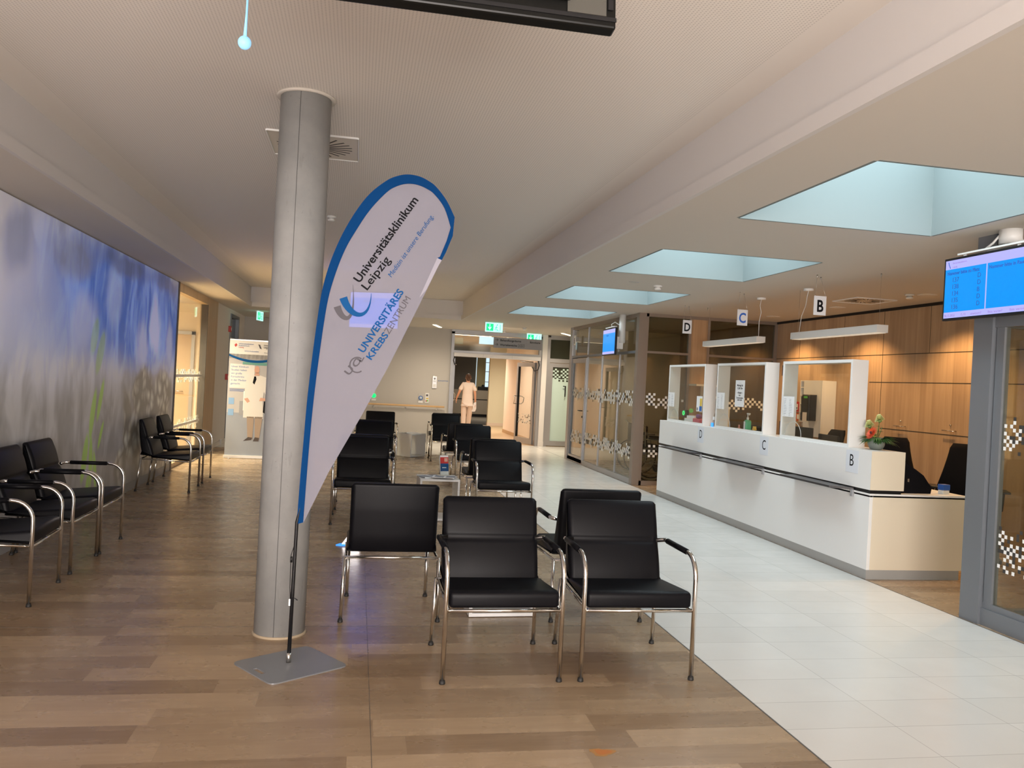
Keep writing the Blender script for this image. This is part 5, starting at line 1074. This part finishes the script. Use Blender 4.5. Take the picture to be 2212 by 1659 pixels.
# ---- wheelchairs in the glass cabin
def wheelchair(x, y, rz, label):
    t = thing('wheelchair', label, 'wheelchair', (x, y, 0), rz, 'wheelchairs parked in the glass cabin')
    for s in (-1, 1):
        m = MB(); m.tube([(s*.27, .05+.29*math.cos(u), .30+.29*math.sin(u)) for u in [i/28*2*PI for i in range(28)]], .011, RUB, 8, closed=True); w_ = m.build('drive_wheel', None, t)
        m = MB(); m.tube([(s*.295, .05+.255*math.cos(u), .30+.255*math.sin(u)) for u in [i/28*2*PI for i in range(28)]], .007, STEEL, 6, closed=True); m.build('push_rim', None, w_)
        m = MB(); m.cyl((s*.27-.02, .05, .30), .025, .04, STEEL, 12, axis='X')
        for k in range(12): a = k*PI/6; m.tube([(s*.27, .05, .3), (s*.27, .05+.28*math.cos(a), .3+.28*math.sin(a))], .0015, STEEL, 4)
        m.build('spokes', None, w_)
        m = MB(); m.cyl((s*.24-.012, -.42, .08), .08, .024, RUB, 16, axis='X'); m.build('front_castor', None, t)
        m = MB(); m.tube([(s*.24, .22, .95), (s*.24, .16, .9), (s*.24, .14, .3), (s*.24, -.4, .3), (s*.24, -.42, .1)], .011, STEEL, 8); m.tube([(s*.24, .14, .7), (s*.24, -.25, .7), (s*.24, -.3, .5), (s*.24, -.55, .12)], .011, STEEL, 8); m.build('side_frame', None, t)
        m = MB(); m.box(s*.24-.03, s*.24+.03, -.22, .1, .71, .735, BLACKP, .008); m.build('armrest', None, t)
        m = MB(); m.box(s*.14-.08, s*.14+.08, -.65, -.5, .10, .115, GREYP, .004); m.build('footplate', None, t)
    m = MB(); m.box(-.22, .22, -.30, .14, .48, .53, BLACKF, .015); m.build('seat', None, t)
    m = MB(); m.box(-.22, .22, .13, .17, .55, .90, BLACKF, .012); m.build('backrest', None, t)
    return t
w0 = wheelchair(5.0, 13.35, 1.2, 'black wheelchair just inside the cabin corner glass'); bpy.context.view_layer.update()
dup(w0, (5.15, 14.55, 0), 1.5, 'black wheelchair farther inside the glass cabin')
# side room furniture behind the near glass
t_ = thing('side_desk', 'pale desk seen through the near right glass', 'desk', (5.9, 3.9, 0))
m = MB(); m.box(-.8, .75, -.4, .4, .70, .73, WHITEL, .003); m.build('desk_top', None, t_)
for x in (-.75, .70):
    m = MB(); m.box(x, x+.04, -.36, .36, 0, .70, PALEW); m.build('side_panel', None, t_)
# orange stain on the floor
m = MB(); bt = bmesh.new(); rnd = random.Random(3); n = 26
def stain(r, z, mt):
    b = bmesh.new(); rs = [r*(1+.18*math.sin(3*a+1)+.1*rnd.uniform(-1, 1)) for a in [k*2*PI/n for k in range(n)]]
    b.faces.new([b.verts.new((1.6*rs[k]*math.cos(k*2*PI/n), rs[k]*math.sin(k*2*PI/n), z)) for k in range(n)]); m._add(b, m.mi(mt))
stain(.034, .0008, mat('orange_stain_edge', (.42, .20, .05), .35)); stain(.022, .0011, mat('orange_stain', (.46, .15, .02), .35))
bt.free(); tag(m.build('floor_stain', loc=(1.085, 3.32, 0)), 'small orange stain on the wood floor at the bottom of the picture', 'stain')

# ================================================================== THE PERSON (walking away through the open door)
def skin(name, verts, edges, radii, m_, parent, root=0, sub=2):
    me = bpy.data.meshes.new(name); bm = bmesh.new(); ly = bm.verts.layers.skin.verify(); vs = [bm.verts.new(v) for v in verts]
    for a, b in edges: bm.edges.new((vs[a], vs[b]))
    for i, (v, r) in enumerate(zip(vs, radii)): r = r if isinstance(r, tuple) else (r, r); v[ly].radius = r; v[ly].use_root = (i == root)
    bm.to_mesh(me); bm.free(); me.materials.append(m_)
    o = bpy.data.objects.new(name, me); COL.objects.link(o); sk_ = o.modifiers.new('skin', 'SKIN'); sk_.use_smooth_shade = True; o.modifiers.new('sub', 'SUBSURF').levels = sub; o.modifiers['sub'].render_levels = sub
    # bake the grown surface into a plain mesh
    bpy.context.view_layer.update(); me2 = bpy.data.meshes.new_from_object(o.evaluated_get(bpy.context.evaluated_depsgraph_get())); o.modifiers.clear(); o.data = me2
    for p in me2.polygons: p.use_smooth = True
    if parent: o.parent = parent
    return o
SKIN = mat('skin', (.62, .34, .22), .55); HAIR = mat('brown_hair', (.07, .035, .02), .6); TUNIC = mat('white_scrubs', (.82, .76, .70), .8)
V = [(0, 0, .93), (.0, .0, 1.05), (0, -.005, 1.2), (0, -.01, 1.36), (0, 0, 1.45), (0, .02, 1.52), (0, .03, 1.60), (0, .03, 1.66),           # 0-7 spine, neck, head
     (-.085, 0, .90), (-.085, -.01, .50), (-.09, -.10, .09), (-.10, -.02, .045), (.085, 0, .90), (.08, .10, .52), (.07, .20, .12), (.07, .30, .05),   # legs
     (-.165, 0, 1.40), (-.245, -.03, 1.19), (-.30, .10, 1.02), (-.31, .13, .97), (.165, 0, 1.40), (.215, -.02, 1.15), (.235, .03, .92), (.235, .035, .865)]
Ed = [(0, 1), (1, 2), (2, 3), (3, 4), (4, 5), (5, 6), (6, 7), (0, 8), (8, 9), (9, 10), (10, 11), (0, 12), (12, 13), (13, 14), (14, 15), (3, 16), (16, 17), (17, 18), (18, 19), (3, 20), (20, 21), (21, 22), (22, 23)]
Rd = [(.13, .10), (.12, .09), (.12, .09), (.12, .085), .055, .050, (.072, .085), (.066, .078), .075, .052, .034, (.038, .03), .075, .052, .034, (.038, .03), .045, .038, .026, .022, .045, .038, .026, .022]
# fingers on both hands
def fingers(base, idx, dirv, side):
    b = Vector(V[base])
    for k, (o_, L_) in enumerate(((-.03, .062), (-.010, .072), (.010, .068), (.028, .055))):
        p0 = b+Vector((0, o_, -.01)); i0 = len(V); V.append(tuple(p0+Vector(dirv)*.035)); V.append(tuple(p0+Vector(dirv)*(.035+L_*.6)+Vector((-.004*side, 0, 0)))); V.append(tuple(p0+Vector(dirv)*(.035+L_)+Vector((-.014*side, 0, .004))))
        Ed.extend([(base, i0), (i0, i0+1), (i0+1, i0+2)]); Rd.extend([.0095, .0085, .007])
    i0 = len(V); V.append(tuple(b+Vector((-.012*side, .030, -.005)))); V.append(tuple(b+Vector((-.02*side, .045, -.045)))); Ed.extend([(base, i0), (i0, i0+1)]); Rd.extend([.011, .008])
fingers(19, 0, (-.05, .15, -1), -1); fingers(23, 1, (0, .0, -1), 1)
P = thing('person', 'person in cream-white scrubs walking away through the open door holding white papers', 'person', (3.13, 23.7, 0), -.04)
body = skin('body', V, Ed, Rd, SKIN, P)
TV = [(0, 0, .80), (0, 0, .95), (0, 0, 1.12), (0, -.005, 1.30), (0, 0, 1.40), (0, .005, 1.455), (-.13, 0, 1.415), (-.20, -.015, 1.31), (-.232, -.028, 1.235), (.13, 0, 1.415), (.20, -.012, 1.30), (.222, -.02, 1.225)]
skin('tunic', TV, [(0, 1), (1, 2), (2, 3), (3, 4), (4, 5), (4, 6), (6, 7), (7, 8), (4, 9), (9, 10), (10, 11)], [(.178, .135), (.172, .13), (.155, .115), (.165, .115), (.12, .085), (.07, .06), .075, .066, .062, .075, .066, .062], TUNIC, P, 1)
LV = [(0, 0, .92), (-.088, 0, .82), (-.088, -.01, .50), (-.09, -.095, .13), (.088, 0, .82), (.082, .10, .52), (.072, .19, .16)]
skin('trousers', LV, [(0, 1), (1, 2), (2, 3), (0, 4), (4, 5), (5, 6)], [(.14, .11), .098, .078, .068, .098, .078, .066], mat('scrubs_trousers', (.72, .62, .55), .8), P)
m = MB(); m.sph((0, .022, 1.638), .092, HAIR, (.86, 1.0, 1.0), 20); m.sph((.0, -.075, 1.655), .042, HAIR, (1, .9, .9), 14); m.sph((0, -.02, 1.56), .06, HAIR, (.9, .8, .8), 14); m.build('hair', None, P)
m = MB()
for s in (-1, 1): m.sph((s*.077, .03, 1.595), .017, SKIN, (.45, .7, 1.2), 10)
m.sph((0, .118, 1.585), .012, SKIN, (.8, 1.1, 1.4), 10); m.sph((0, .105, 1.548), .016, mat('lips', (.45, .16, .13), .5), (1.3, .4, .4), 10); m.build('face_details', None, body)
for s in (-1, 1):
    m = MB(); m.sph((s*.03, .102, 1.61), .010, mat('eye_white', (.8, .8, .8), .3), (1.2, .6, .8), 10); m.build('eye', None, body)
    m = MB()
    if s < 0: m.soft(rounded([(-.06, 0), (.16, 0), (.15, .035), (.02, .07), (-.06, .07)], [.02]*5), .085, .02, WHITEP, T(-.10, -.02-.045, 0))
    else: m.soft(rounded([(-.06, 0), (.16, 0), (.15, .035), (.02, .07), (-.06, .07)], [.02]*5), .085, .02, WHITEP, T(.07, .22, 0))
    m.build('shoe', None, P)
m = MB(); pts = rounded([(-.09, -.02), (-.02, -.02), (-.012, .06), (.06, .10), (.07, -.10), (.04, -.19), (-.07, -.19)], [.01, .01, .01, .02, .02, .05, .02]); m.prism(pts, -.006, .006, PAPER, RZ(.15)); tag(m.build('papers', loc=(3.13+.20, 23.70-.005, .83)), 'white papers held in the right hand of the walking person', 'papers')
